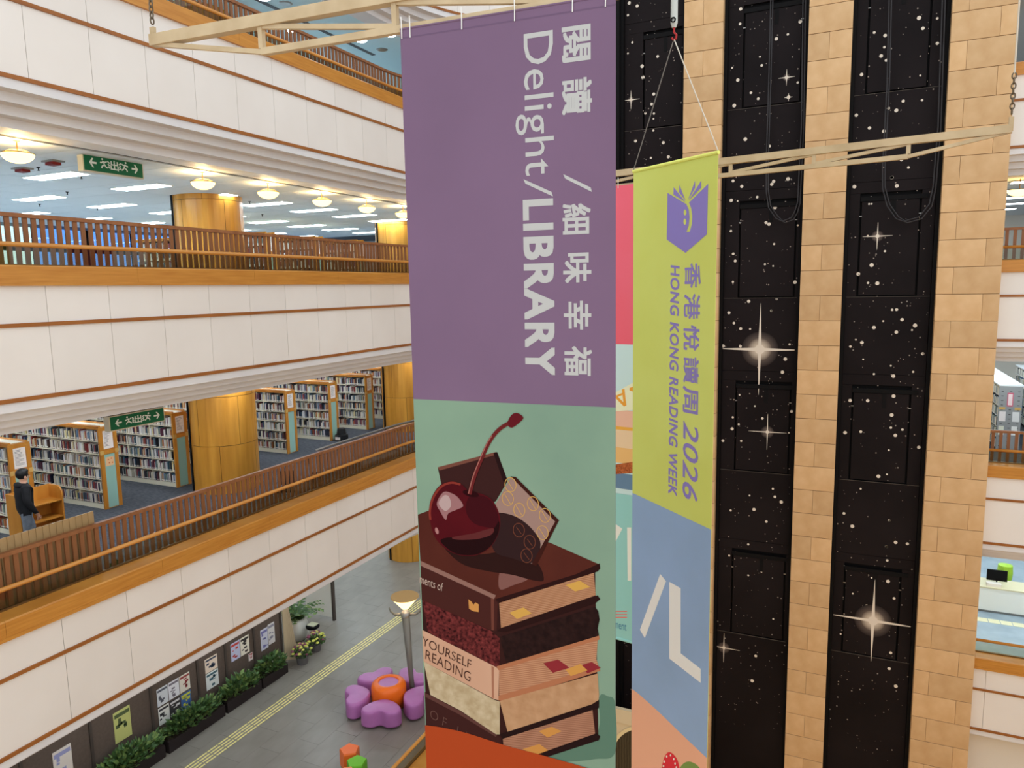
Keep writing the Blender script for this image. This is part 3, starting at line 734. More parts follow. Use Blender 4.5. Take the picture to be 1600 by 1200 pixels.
sp = p2[0]-p1[0]; posts = [p1[0]+sp*k for k in range(5)]
truss(PB, ul, posts[-1]+(p1[0]-ul), zt, p1[1]+.02, posts, .115, .075, True, 'cream steel truss at the top left carrying the purple banner')
ur = PT.hit(1582, 200); pa = PT.hit(1418, 246); pb = PT.hit(1270, 257); sp2 = pa[0]-pb[0]
posts2 = [pa[0]-sp2*k for k in range(5)][::-1]
truss(PT, posts2[0]-(ur[0]-pa[0]), ur[0], ur[1], (pa[1]+pb[1])/2, posts2, .095, .07, False, 'cream steel truss crossing before the stone piers and star panels')
M_CHAIN = mat('weathered_chain', (110, 96, 78), .4, metal=.6)
def chain(p, n, label, link_len=.085):
    t = thing('hoist_chain', label, 'chain', tuple(p)); p = Vector(p)
    for k in range(n):
        c = p+Vector((0, 0, .03+k*link_len*.78)); ax = Vector((1, 0, 0)) if k % 2 else Vector((0, 1, 0))
        pts = [c+ax*(.026*math.cos(a))+Vector((0, 0, link_len*.5*math.sin(a)+link_len*.4)) for a in [2*PI*j/10 for j in range(11)]]
        obj('chain_link', MB().tube(pts, .010, 6), M_CHAIN, t)
    top = p+Vector((0, 0, .03+n*link_len*.78))
    obj('rope', MB().tube([top, top+Vector((0, 0, 4.5))], .012, 6), mat('pale_rope', (206, 196, 178), .8), t)
chain(PB.pt(ul+.02, zt+.17, -.06), 6, 'knotted chain holding the left end of the purple banner truss')
chain(PT.pt(ur[0]-.02, ur[1]+.17, -.06), 8, 'dark chain holding the right end of the truss by the stone pier')

# ------------------------------------------------------------------ the big purple banner
GAIN = [.79]  # purple banner's print colours dimmed to carry its backlit shade
def gain(c):
    return None if c is None else tuple(min(244, 255*((v/255)**2.2*GAIN[0])**(1/2.2)) for v in c)
def P(name, rgb, rgb2=None, kind=None, scale=4, stretch=(1, 1, 1), tilt=0):
    first = ('print_'+name) not in MATS
    m = mat('print_'+name, gain(rgb), .8, .05, kind=kind, rgb2=gain(rgb2), scale=scale, stretch=stretch)
    if kind == 'wave' and first:
        for n in m.node_tree.nodes:
            if n.type == 'TEX_WAVE': n.bands_direction = 'Z'; n.inputs['Distortion'].default_value = .6
            if n.type == 'MAPPING': n.inputs['Rotation'].default_value = (0, tilt, 0)
    return m
def warp(name, pl, s, o, xv, yv, h, m, parent, bold=0):
    vs, fs = text_mesh(s, bold)
    out = [tuple(pl.pt(*pl.hit(o[0]+tx*xv[0]+ty*yv[0], o[1]+tx*xv[1]+ty*yv[1]), h+tz_)) for tx, ty, tz_ in vs]
    me = bpy.data.meshes.new(name); me.from_pydata(out, [], fs); me.materials.append(m); ob_ = bpy.data.objects.new(name, me); link(ob_, parent); return ob_
def cloth(name, pl, u0, u1, vb, vt, m, parent, thick=.006):
    mb = MB(); nx, nz = 12, 30
    for h in (0, -thick):
        for j in range(nz+1):
            for i in range(nx+1):
                mb.v.append(tuple(pl.pt(u0+(u1-u0)*i/nx, vb+(vt-vb)*j/nz, h)))
    w = nx+1; B = w*(nz+1)
    for j in range(nz):
        for i in range(nx):
            a = j*w+i; mb.face([a, a+1, a+w+1, a+w]); mb.face([B+a, B+a+w, B+a+w+1, B+a+1])
    for j in range(nz):
        for i in (0, nx): a = j*w+i; mb.face([a, a+w, B+a+w, B+a])
    for i in range(nx):
        for j in (0, nz): a = j*w+i; mb.face([a, a+1, B+a+1, B+a])
    return obj(name, mb, m, parent)
bu0 = PB.hit(646, 622)[0]; bu1 = PB.hit(962, 500)[0]; bvt = PB.hit(625, 46)[1]; bvm = PB.hit(800, 630)[1]; bvb = -6.7-v0
bn = thing('hanging_banner', 'tall purple and mint banner printed with books, cake layers and a cherry', 'banner', tuple(PB.pt((bu0+bu1)/2, bvb)))
cloth('cloth', PB, bu0, bu1, bvb, bvt, P('purple', (140, 112, 140), (132, 106, 132), 'noise', .6), bn)
D = .00045
K = [0]
def lay(name, polys, rgb, **kw):
    K[0] += 1; return flat(name, PB, polys, .001+K[0]*D*.35, P(name, rgb, **kw), bn)
MINTA = [(bu0, bvb), (bu1, bvb), (bu1, bvm), (bu0, bvm)]
flat('mint_field', PB, [MINTA], .001, P('mint', (146, 176, 150), (134, 164, 142), 'noise', .8), bn, px=False)
flat('hem', PB, [[(bu0, bvt-.10), (bu1, bvt-.10), (bu1, bvt-.085), (bu0, bvt-.085)]], .001, P('hem', (122, 98, 124)), bn, px=False)
lay('mint_cast_shadow', [smooth_pts([(936, 1090), (950, 1088), (961, 1100), (961, 1176), (930, 1186), (880, 1190), (850, 1184), (930, 1150)])], (98, 132, 112))
LX = bu0
lay('stack_silhouette', [[(657, 880), (770, 932), (930, 893), (935, 1148), (850, 1182), (667, 1140)]], (58, 30, 27))
lay('rear_chocolate', [[(684, 730), (775, 706), (793, 752), (775, 783), (742, 800), (700, 790), (691, 763)]], (62, 33, 31))
lay('rear_chocolate_rim', [[(684, 730), (775, 706), (777, 710), (687, 735)]], (124, 76, 62))
lay('rear_chocolate_side', [[(771, 708), (777, 706), (793, 750), (788, 757)]], (40, 20, 20))
lay('book_cover_top', [[(653, 804), (672, 797), (860, 848), (937, 882), (937, 890), (900, 900), (778, 938), (765, 934), (657, 880)]], (96, 46, 35), rgb2=(80, 36, 29), kind='noise', scale=1.2)
lay('book_cover_sheen', [smooth_pts([(784, 890), (800, 892), (825, 904), (800, 915), (782, 921), (779, 905)])], (136, 92, 84))
lay('cherry_cast_shadow', [smooth_pts([(694, 852), (745, 866), (790, 862), (836, 876), (850, 905), (835, 907), (800, 898), (760, 892), (720, 880)])], (48, 24, 21))
lay('book_cover_edge', [[(937, 880), (938, 888), (934, 893), (895, 905), (782, 942), (774, 936), (900, 897)]], (48, 22, 20))
lay('book_spine', [[(657, 878), (770, 932), (778, 942), (776, 985), (768, 985), (659, 937)]], (76, 38, 33))
lay('book_spine_gloss', [[(657, 876), (775, 930), (772, 936), (658, 884)]], (152, 112, 100))
lay('book_spine_groove', [[(767, 934), (772, 936), (772, 985), (768, 984)]], (116, 66, 54))
lay('page_edges', [[(780, 942), (928, 895), (931, 930), (783, 981)]], (198, 148, 112), rgb2=(168, 116, 82), kind='wave', scale=17, tilt=.30)
lay('book_cover_under', [[(783, 981), (934, 930), (938, 936), (930, 943), (790, 988), (776, 986)]], (45, 22, 20))
lay('yellow_tabs', [[(884, 914), (906, 907), (922, 917), (899, 924)], [(796, 957), (818, 949), (831, 958), (808, 967)]], (222, 172, 84))
lay('book_emblem', [[(732, 936), (737, 940), (740, 945), (743, 941), (748, 944), (748, 956), (740, 955), (733, 951)]], (216, 152, 82))
rc = random.Random(3)
def rough(a, b, n, amp): return [(a[0]+(b[0]-a[0])*k/n, a[1]+(b[1]-a[1])*k/n+rc.uniform(-amp, amp)) for k in range(n)]
lay('chocolate_sponge_left', [[(660, 937), (768, 986), (781, 997), (781, 1040)]+rough((775, 1043), (661, 985), 14, 2)], (136, 58, 56), rgb2=(42, 14, 16), kind='noise', scale=26)
lay('chocolate_sponge_right', [[(781, 995), (930, 948), (935, 955), (937, 968), (934, 982), (936, 992)]+rough((934, 997), (781, 1042), 14, 2)], (52, 31, 28), rgb2=(32, 18, 17), kind='noise', scale=14)
lay('peach_book_spine', [[(660, 984), (720, 1014), (775, 1042), (780, 1046), (779, 1094), (772, 1092), (662, 1033)]], (222, 178, 148), rgb2=(206, 156, 126), kind='noise', scale=.9)
lay('peach_book_groove', [[(768, 1040), (772, 1042), (772, 1091), (769, 1090)]], (176, 120, 94))
lay('peach_page_edges', [[(780, 1046), (934, 999), (932, 1030), (936, 1042), (936, 1048), (780, 1092)]], (206, 152, 116), rgb2=(176, 122, 90), kind='wave', scale=14, tilt=.30)
lay('peach_book_cover', [[(776, 1041), (936, 993), (937, 999), (779, 1047)], [(779, 1087), (936, 1041), (938, 1048), (790, 1095), (779, 1094)]], (186, 120, 84))
lay('cream_sponge_left', [[(662, 1033), (772, 1093), (781, 1096), (781, 1147), (775, 1147)]+rough((770, 1144), (664, 1081), 12, 1.5)], (216, 198, 164), rgb2=(186, 164, 126), kind='noise', scale=11)
lay('cream_sponge_right', [[(781, 1095), (934, 1052), (936, 1085)]+rough((935, 1100), (781, 1147), 12, 2.5)], (206, 162, 122), rgb2=(186, 140, 100), kind='noise', scale=8)
lay('maroon_tabs', [[(849, 1036), (872, 1030), (890, 1043), (864, 1051)], [(908, 1039), (925, 1034), (939, 1043), (918, 1052)]], (148, 48, 54))
lay('amber_tab', [[(884, 1046), (907, 1037), (918, 1047), (892, 1056)]], (218, 158, 78))
lay('lower_book_spine', [[(664, 1081), (720, 1110), (775, 1147), (783, 1152), (783, 1166), (770, 1164), (666, 1134)]], (66, 34, 31))
lay('lower_book_gloss', [[(664, 1082), (720, 1111), (777, 1148), (775, 1151), (718, 1116), (664, 1088)]], (98, 62, 56))
lay('lower_book_cover', [[(781, 1147), (925, 1100), (936, 1093), (936, 1106), (786, 1154)], [(838, 1180), (932, 1145), (938, 1150), (936, 1156), (850, 1184)]], (40, 22, 21))
lay('lower_page_edges', [[(786, 1154), (926, 1109), (930, 1146), (840, 1178), (787, 1166)]], (184, 134, 106), rgb2=(156, 106, 82), kind='wave', scale=15, tilt=.30)
lay('orange_tabs', [[(842, 1142), (862, 1135), (878, 1142), (856, 1152)], [(817, 1170), (843, 1162), (857, 1172), (835, 1180)]], (214, 150, 76))
# cherry
CH_ = smooth_pts([(671, 800), (675, 777), (688, 758), (706, 752), (722, 757), (735, 769), (752, 771), (770, 782), (781, 805), (780, 830), (768, 853), (745, 867), (718, 867), (695, 856), (678, 835)])
lay('tilted_chocolate', [[(799, 745), (868, 815), (833, 881), (776, 862), (768, 800), (776, 785)]], (166, 134, 122))
lay('tilted_chocolate_shade', [smooth_pts([(774, 802), (795, 803), (815, 812), (833, 828), (845, 850), (833, 879), (800, 872), (772, 860), (765, 820)], 5)], (52, 32, 32))
lay('tilted_chocolate_rim', [[(798, 744), (806, 745), (874, 813), (870, 817), (866, 813)], [(868, 814), (874, 812), (838, 884), (831, 881)]], (64, 28, 22))
gl = []
for cx, cy in ((793.8, 778.8), (811.7, 796.7), (833, 786.7), (851.7, 805), (798, 757), (848, 832)):
    gl += ring_polys(cx, cy, 9.3, 11.6, 1.2, 18, tilt=-.15)+stroke_polys([(cx-5, cy-7), (cx+4, cy+8)], 1.0)
lay('spectacle_pattern', gl, (216, 168, 92))
gl = []
for cx, cy in ((811, 828), (828, 846.7), (823, 868)): gl += ring_polys(cx, cy, 9.3, 11.4, 1.1, 18, tilt=-.15)+stroke_polys([(cx-4, cy-5), (cx+4, cy+6)], .9)
lay('spectacle_pattern_shaded', gl, (118, 66, 48))
lay('cherry_skin', [CH_], (96, 20, 27), rgb2=(74, 14, 22), kind='noise', scale=1.3)
lay('cherry_left_rim', stroke_polys(smooth_pts([(673, 812), (672, 798), (677, 778), (690, 760), (706, 754), (720, 757)], 4, False), 3.4), (142, 54, 44))
lay('cherry_shade', [smooth_pts([(735, 774), (752, 774), (768, 783), (779, 806), (776, 824), (742, 818), (728, 796)])], (66, 15, 22))
lay('cherry_under', [smooth_pts([(690, 842), (730, 837), (768, 828), (780, 814), (779, 832), (767, 853), (745, 866), (718, 866), (700, 857)])], (36, 11, 13))
lay('cherry_reflection', [smooth_pts([(708, 839), (740, 833), (770, 825), (768, 835), (745, 842), (715, 843)])], (100, 44, 44))
lay('cherry_highlight', [smooth_pts([(683, 786), (693, 769), (705, 770), (716, 777), (724, 790), (714, 796), (701, 802), (697, 812), (689, 800)])], (166, 118, 118))
lay('cherry_highlight_bright', [smooth_pts([(686, 786), (694, 774), (702, 776), (705, 790), (696, 798)])], (196, 168, 164))
lay('cherry_glint', [ringpts(683, 829, 2.6, 5.5, 12, tilt=-.3)], (184, 128, 124))
lay('cherry_dimple', [ringpts(736, 771, 13, 5, 18, tilt=.25)], (46, 10, 14))
stem = smooth_pts([(734, 772), (741, 746), (752, 718), (765, 690), (780, 671), (797, 660)], 5, False)
lay('cherry_stem', stroke_polys(stem, 6), (112, 38, 38))
lay('cherry_stem_light', stroke_polys([(x-1.6, y-1) for x, y in stem[:18]], 1.5), (176, 112, 100))
lay('cherry_stem_knob', [smooth_pts([(793, 662), (799, 649), (808, 645), (818, 652), (812, 660), (800, 668)])], (104, 26, 34))
OR = smooth_pts([(660, 1132), (690, 1136), (730, 1145), (790, 1164), (850, 1180), (920, 1200), (962, 1214)], 5, False)
ou = [PB.hit(x, y) for x, y in OR]; ou[0] = (bu0, ou[0][1]); ou[-1] = (bu1, ou[-1][1])
K[0] += 1; flat('orange_field', PB, [ou+[(bu1, bvb), (bu0, bvb)]], .001+K[0]*D*.35, P('orange', (186, 76, 36)), bn, px=False)
K[0] += 1; HT = .001+K[0]*D*.35
MT = P('silver_text', (206, 206, 202))
lettering('lettering', PB, 'Delight', (805, 51, 865, 274), .0015, MT, bn)
flat('slash_print', PB, [[(818, 280), (821, 287), (864, 307), (862, 300)], [(880, 272), (883, 279), (925, 300), (923, 293)]], .0015, MT, bn)
lettering('lettering', PB, 'LIBRARY', (819, 311, 866, 586), .0015, MT, bn, bold=.03, space=1.1)
for ch, bx in (('閱', (878, 40, 923, 96)), ('讀', (878, 122, 925, 178)), ('細', (879, 318, 923, 366)), ('味', (880, 395, 924, 442)), ('幸', (881, 470, 924, 515)), ('福', (882, 541, 925, 587))):
    lettering('lettering', PB, ch, bx, .0015, MT, bn, bold=.02)
warp('lettering', PB, 'ments of', (656, 910), (36, 14), (1, -13), HT, P('pale_title', (206, 178, 162)), bn)
warp('lettering', PB, 'YOURSELF', (660, 1007), (76, 38), (1, -13.5), HT, P('dark_title', (66, 38, 32)), bn, bold=-.012)
warp('lettering', PB, 'READING', (665, 1029), (70, 36), (1, -14.5), HT, P('dark_title', (66, 38, 32)), bn, bold=-.012)
warp('lettering', PB, 'O F   L I', (672, 1120), (56, 36), (2, -13), HT-.0004, P('dim_title', (116, 82, 74)), bn, bold=-.02)
for u in (bu0+.02, bu0+.12, bu0+.72, bu0+1.3, bu0+1.9, bu1-.1):
    obj('tie_cord', MB().tube([PB.pt(u, bvt-.10, .006), PB.pt(u+.004, bvt+.02, .01), PB.pt(u, bvt+.12, .008)], .006, 6), M_WHITE, bn)
obj('top_rod', MB().tube([PB.pt(bu0, bvt, -.003), PB.pt(bu1, bvt, -.003)], .012, 8), P('purple', (140, 112, 140)), bn)

GAIN[0] = 1.3
# ------------------------------------------------------------------ the pink banner on the right truss, mostly hidden
pk = thing('hanging_banner', 'narrow glimpse of a pink and teal banner between the purple and green banners', 'banner', tuple(PT.pt(0, -6.9-PT.o.z)))
ku0 = PT.hit(930, 600)[0]; ku1 = PT.hit(1045, 600)[0]; kt = PT.hit(975, 289)[1]; kb = PT.hit(975, 1000)[1]
def kz(y): return PT.hit(975, y)[1]
cloth('cloth', PT, ku0, ku1, kb, kt, P('pink', (226, 104, 122), (220, 96, 110), 'noise', .6), pk)
bands = [('pale_sky_field', 538, 772, (186, 208, 206)), ('slice_pink_layer', 641, 668, (230, 172, 148)), ('slice_cream_layer', 671, 700, (236, 188, 152)), ('slice_orange_layer', 700, 724, (230, 172, 110)), ('slice_gold_line', 667, 672, (222, 160, 70)),
         ('blue_table_shadow', 740, 764, (98, 124, 148)), ('teal_field', 772, 1000, (140, 190, 184))]
for i, (n, y0, y1, c) in enumerate(bands):
    flat(n, PT, [[(ku0, kz(y1)), (ku1, kz(y1)), (ku1, kz(y0)), (ku0, kz(y0))]], .002+.0006*i, P(n, c), pk, px=False)
flat('slice_crumb_base', PT, [[(945, 728), (1000, 720), (1000, 738), (945, 742)]], .007, P('crumb', (196, 112, 66), (110, 52, 30), 'noise', 30), pk)
flat('slice_cream_top', PT, [[(940, 625), (1000, 592), (1000, 640), (940, 644)]], .007, P('cream_top', (244, 226, 184)), pk)
flat('slice_letter', PT, stroke_polys([(960, 617), (977, 634), (974, 608)], 4)+stroke_polys([(962, 620), (976, 614)], 3)+[[(984, 606), (990, 604), (990, 612), (984, 610)]], .008, P('orange_letter', (230, 150, 60)), pk)
flat('white_strokes', PT, [[(962.7, 819), (972.7, 826), (957, 856), (950, 846)], [(980, 824), (986.5, 824), (986.5, 907), (981, 907)]], .008, P('white_stroke', (236, 226, 206)), pk)
lettering('lettering', PT, 'ment', (960, 973, 979, 983), .008, P('blue_small_text', (70, 120, 150)), pk, rot=False)
flat('red_print_lines', PT, [[(958, y-.8), (980, y-.8), (980, y+.8), (958, y+.8)] for y in (955, 960, 964.5)], .008, P('red_small_text', (214, 110, 100)), pk)
obj('bottom_rod', MB().tube([PT.pt(ku0, kb, .0), PT.pt(ku1, kb, 0)], .03, 10), P('teal_field', (140, 190, 184)), pk)
for u in (ku0+.1, PT.hit(966, 280)[0], PT.hit(1000, 280)[0], ku1-.1): obj('tie_cord', MB().tube([PT.pt(u, kt-.05, .005), PT.pt(u, kt+.14, .005)], .007, 6), M_WHITE, pk)

GAIN[0] = 1.4
# ------------------------------------------------------------------ the green banner on its own hoist
TR = ray(1122, 238); TR = TR*(9.8/TR.dot(FW)); TL = ray(990, 268); TL = TL*(TR.z/TL.z)
U3 = (TR-TL).normalized(); PG = Plane((TR+TL)/2, U3, (0, 0, 1), (U3.y, -U3.x, 0)); gw = (TR-TL).length
gn = thing('hanging_banner', 'lime green and blue banner with a purple smiling book logo', 'banner', tuple(PG.pt(0, -10.8)))
cloth('cloth', PG, -gw/2, gw/2, -10.8, 0, P('lime', (190, 198, 108), (182, 188, 92), 'noise', .5), gn)
obj('top_rod', MB().tube([PG.pt(-gw/2-.01, .0, -.003), PG.pt(gw/2+.01, .0, -.003)], .026, 10), P('lime_hem', (204, 216, 110)), gn)
gb = -10.8
b0 = PG.hit(988, 770); b1 = PG.hit(1107, 826); b0 = (-gw/2, b0[1]); b1 = (gw/2, b1[1])
flat('blue_field', PG, [[(-gw/2, gb), (gw/2, gb), b1, b0]], .001, P('blue', (136, 160, 190), (126, 148, 172), 'noise', .5), gn, px=False)
sp_ = [PG.hit(x, y) for x, y in smooth_pts([(987, 1076), (1000, 1086), (1030, 1113), (1064, 1146), (1104, 1184)], 4, False)]
sp_[0] = (-gw/2, sp_[0][1]); sp_[-1] = (gw/2, sp_[-1][1])
flat('salmon_field', PG, [sp_+[(gw/2, gb), (-gw/2, gb)]], .0018, P('salmon', (222, 158, 128)), gn, px=False)
flat('white_marks', PG, [[(1031.7, 896.7), (1041, 908), (1007.7, 997), (1000, 984)], [(1046, 909), (1063.7, 919), (1063.7, 1020.7), (1095, 1045), (1095, 1067), (1046, 1029)]], .0026, P('mark_white', (232, 218, 202)), gn)
MP = P('logo_purple', (128, 116, 172))
def lg(pts): return [(1020+x/9.23, 270+y/9.23) for x, y in pts]
flat('book_logo', PG, [lg([(215, 290), (485, 452), (520, 530), (532, 640), (520, 760), (488, 850), (474, 1155), (202, 962)]), lg([(524, 430), (800, 160), (782, 886), (474, 1155), (488, 852), (535, 850), (565, 740), (570, 620), (555, 510)]),
                       lg([(302, 208), (470, 420), (300, 315)]), lg([(386, 172), (474, 400), (380, 280)]), lg([(612, 112), (612, 218), (512, 388)]), lg([(703, 108), (700, 215), (520, 400)])], .0026, MP, gn)
flat('logo_eyes', PG, [lg(ringpts(467, 572, 20, 42, 14)), lg(ringpts(464, 705, 20, 44, 14))], .0034, P('lime', (190, 198, 108)), gn)
for ch, bx in (('香', (1070, 411, 1095, 450)), ('港', (1069, 459, 1094, 499)), ('悅', (1068, 508, 1093, 548)), ('讀', (1068, 558, 1092, 599)), ('周', (1067, 604, 1091, 646))):
    lettering('lettering', PG, ch, bx, .0026, MP, gn, bold=.014)
lettering('lettering', PG, '2026', (1067, 659, 1091, 781), .0026, MP, gn, bold=.006, shear=.2)
lettering('lettering', PG, 'HONG KONG READING WEEK', (1046, 414, 1060, 774), .0026, MP, gn, bold=.022, shear=.15, space=1.1)
flat('strawberry', PG, [smooth_pts([(1036, 1210), (1036, 1190), (1042, 1177), (1049, 1176), (1058, 1186), (1062, 1202), (1060, 1216)])], .0026, P('berry', (196, 52, 58)), gn)
flat('strawberry_seeds', PG, [ringpts(x, y, 1.2, 2, 8) for x, y in ((1042, 1182), (1048, 1180), (1053, 1186), (1055, 1193), (1038, 1190), (1037, 1197), (1057, 1199))], .0034, P('seed', (240, 206, 190)), gn)
flat('green_leaf', PG, [smooth_pts([(1062, 1204), (1068, 1193), (1078, 1190), (1090, 1196), (1094, 1206), (1076, 1214)])], .0026, P('leaf', (112, 136, 72)), gn)
# hoist of the green banner
hk = PG.pt(*PG.hit(1053, 62)); ht = thing('lifting_hoist', 'grey electric hoist with red hook above the green banner', 'hoist', tuple(hk))
obj('hoist_body', MB().tube([hk+Vector((0, 0, .16)), hk+Vector((0, 0, .22)), hk+Vector((0, 0, .52)), hk+Vector((0, 0, .57))], [.03, .05, .05, .035], 12), mat('zinc_grey', (190, 192, 184), .35, metal=.4), ht)
obj('red_hook', MB().tube([hk+Vector((0, 0, .17)), hk+Vector((0, 0, .10)), hk+Vector((.035, 0, .06)), hk+Vector((.03, 0, .01)), hk+Vector((-.01, 0, 0)), hk+Vector((-.03, 0, .03))], .014, 8), mat('red_enamel', (176, 36, 36), .4), ht)
obj('eye_bolt', MB().tube([hk+Vector((.03*math.cos(a), -.06, .25+.03*math.sin(a))) for a in [2*PI*k/12 for k in range(13)]], .01, 6), M_BLACK, ht)
obj('shackle', MB().tube([hk+Vector((-.03, 0, .5)), hk+Vector((-.03, 0, .62)), hk+Vector((0, 0, .66)), hk+Vector((.03, 0, .62)), hk+Vector((.03, 0, .5))], .012, 8), M_BLACK, ht)
obj('hoist_rope', MB().tube([hk+Vector((0, 0, .64)), hk+Vector((0, 0, 6))], .01, 6), M_GREYMETAL, ht)
for nm, q, c in (('pale', TR, (214, 206, 188)), ('dark', TL, (120, 116, 110))):
    tag(obj('hanging_wire', MB().tube([hk+Vector((0, 0, .01)), q+Vector((0, 0, .02))], .008, 6), mat('wire_'+nm, c, .5)), nm+' wire from the red hook to the green banner corner', 'wire')

# ------------------------------------------------------------------ bookcases and books of the lowest balcony
BX1, BXW = -16.4, 5.8; BH = 2.04; BD = .43
SHZ = [.12+.315*k for k in range(6)]
def bookcase(y, fl, label, notice=True, poster=False, group=None):
    x1 = BX1; x0 = BX1-BXW
    t = thing('bookcase', label, 'bookcase', (x1, y, fl), group)
    obj('plinth', MB().box(x0, x1-.04, y+.01, y+BD-.01, fl, fl+.12), M_CREAMSHELF, t)
    obj('centre_panel', MB().box(x0, x1-.04, y+BD/2-.01, y+BD/2+.01, fl+.12, fl+BH-.05), mat('shelf_dark_back', (120, 112, 100), .8), t)
    for z in SHZ: obj('shelf', MB().box(x0, x1-.04, y+.005, y+BD-.005, fl+z-.022, fl+z), M_CREAMSHELF, t)
    for k in range(1, 7):
        x = x1-.04-k*.93
        if x > x0: obj('upright', MB().box(x-.012, x+.012, y+.03, y+BD-.03, fl+.12, fl+BH-.06), M_CREAMSHELF, t)
    obj('top_board', MB().box(x0, x1, y-.02, y+BD+.02, fl+BH-.05, fl+BH), M_OAK, t)
    obj('top_tray', MB().box(x0, x1-.1, y+.06, y+BD-.06, fl+BH, fl+BH+.012), M_CREAMSHELF, t)
    for yy in (y+.02, y+BD-.05): obj('top_lip', MB().tube([(x1-.02, yy+.015, fl+BH+.02), (x0, yy+.015, fl+BH+.02)], .028, 8), M_OAK, t)
    # framed end panel facing the atrium
    e = obj('end_frame', MB().box(x1-.04, x1-.012, y-.02, y+BD+.02, fl, fl+BH-.05), M_OAK, t)
    for a, b in ((y-.02, y+.075), (y+BD-.075, y+BD+.02)): obj('stile', MB().box(x1-.012, x1+.012, a, b, fl, fl+BH-.05), M_OAK, e)
    obj('rail', MB().box(x1-.012, x1+.02, y-.02, y+BD+.02, fl+1.36, fl+1.46), M_OAK, e)
    for a, b in ((y-.03, y+.06), (y+BD-.06, y+BD+.03)): obj('brass_corner', MB().box(x1+.012, x1+.026, a, b, fl+1.36, fl+1.46), mat('pale_brass', (206, 166, 96), .4), e)
    obj('mint_inset', MB().box(x1-.012, x1-.002, y+.075, y+BD-.075, fl+.02, fl+1.36), M_MINT, e)
    if notice:
        obj('notice_sheet', MB().box(x1-.012, x1+.004, y+.085, y+BD-.085, fl+1.49, fl+BH-.10), M_PAPER, e)
        mb = MB(); r = random.Random(int(y*100))
        for k in range(12):
            z = fl+BH-.15-k*.03; mb.box(x1+.004, x1+.005, y+.11, y+.11+r.uniform(.08, .2), z, z+.008)
        obj('notice_lines', mb, M_INK, e)
    if poster:
        obj('small_poster', MB().box(x1-.002, x1+.004, y+.11, y+BD-.11, fl+1.06, fl+1.28), mat('peach_poster', (232, 186, 140)), e)
        mb = MB()
        for a, b in ((.16, 1.2), (.24, 1.22), (.18, 1.12), (.26, 1.11)): mb.box(x1+.004, x1+.005, y+a, y+a+.035, fl+b, fl+b+.03)
        obj('poster_marks', mb, mat('orange_mark', (214, 110, 50)), e)
    return t
CASES = [(9.38, 'oak bookcase at the left edge behind the person', 0), (11.48, 'oak bookcase with a peach poster on its mint end', 1), (13.6, 'oak bookcase just left of the round column', 0), (15.76, 'oak bookcase hidden behind the round column', 0),
         (17.92, 'first oak bookcase right of the round column', 0), (20.08, 'oak bookcase with the black kick stool at its end', 0), (22.22, 'third oak bookcase right of the round column', 0), (24.38, 'farthest oak bookcase beside the second column', 0)]
for y, lab, p in CASES: bookcase(y, FLOOR[1], lab, poster=bool(p))
for y in (17.5, 19.8, 22.1): bookcase(y, FLOOR[2], 'oak bookcase seen through the fence of the middle storey', group='bookcases of the middle storey')
BOOKC = [(240, 238, 230), (222, 220, 214), (232, 226, 206), (236, 232, 222), (214, 206, 190), (60, 66, 84), (36, 38, 46), (150, 62, 60), (92, 120, 150), (228, 214, 160), (120, 140, 128), (176, 160, 140), (84, 54, 48), (200, 196, 200), (56, 92, 110), (30, 34, 60), (224, 224, 228), (110, 60, 84), (190, 120, 70)]
M_BOOK = palette_mat('book_covers', BOOKC)
M_BOOKS = palette_mat('book_covers_mixed', BOOKC, attr='Col')
rb = random.Random(11)
bookme = []
for k in range(10):
    w = rb.uniform(.022, .05); h = rb.uniform(.185, .255); d = rb.uniform(.13, .17); mb = MB()
    mb.box(-w/2, w/2, 0, d, 0, h, 0); mb.box(-w/2+.003, w/2-.003, .004, d, h-.0005, h+.0002, 1); mb.box(-w/2, w/2, -.0008, 0, h*.06, h*.2, 1)
    me = mb.mesh('book', [M_BOOK, M_PAPER]); bookme.append((me, w, h))
SHN = ['bottom shelf', 'second shelf up', 'third shelf up', 'fourth shelf up', 'fifth shelf up', 'top shelf']
n_ind = 0
STUFFV = []; STUFFF = []; STUFFC = []
def stuff_book(x, w, y, d, z, h, c):
    b = len(STUFFV)
    STUFFV.extend([(x, y, z), (x+w, y, z), (x+w, y+d, z), (x, y+d, z), (x, y, z+h), (x+w, y, z+h), (x+w, y+d, z+h), (x, y+d, z+h)])
    for q in ((0, 1, 5, 4), (1, 2, 6, 5), (2, 3, 7, 6), (3, 0, 4, 7), (4, 5, 6, 7)): STUFFF.append([b+i for i in q]); STUFFC.append(c)
    if h > .16:   # spine label
        b = len(STUFFV); STUFFV.extend([(x+.003, y-.001, z+.015), (x+w-.003, y-.001, z+.015), (x+w-.003, y-.001, z+.045), (x+.003, y-.001, z+.045)])
        STUFFF.append([b, b+1, b+2, b+3]); STUFFC.append((236, 234, 224))
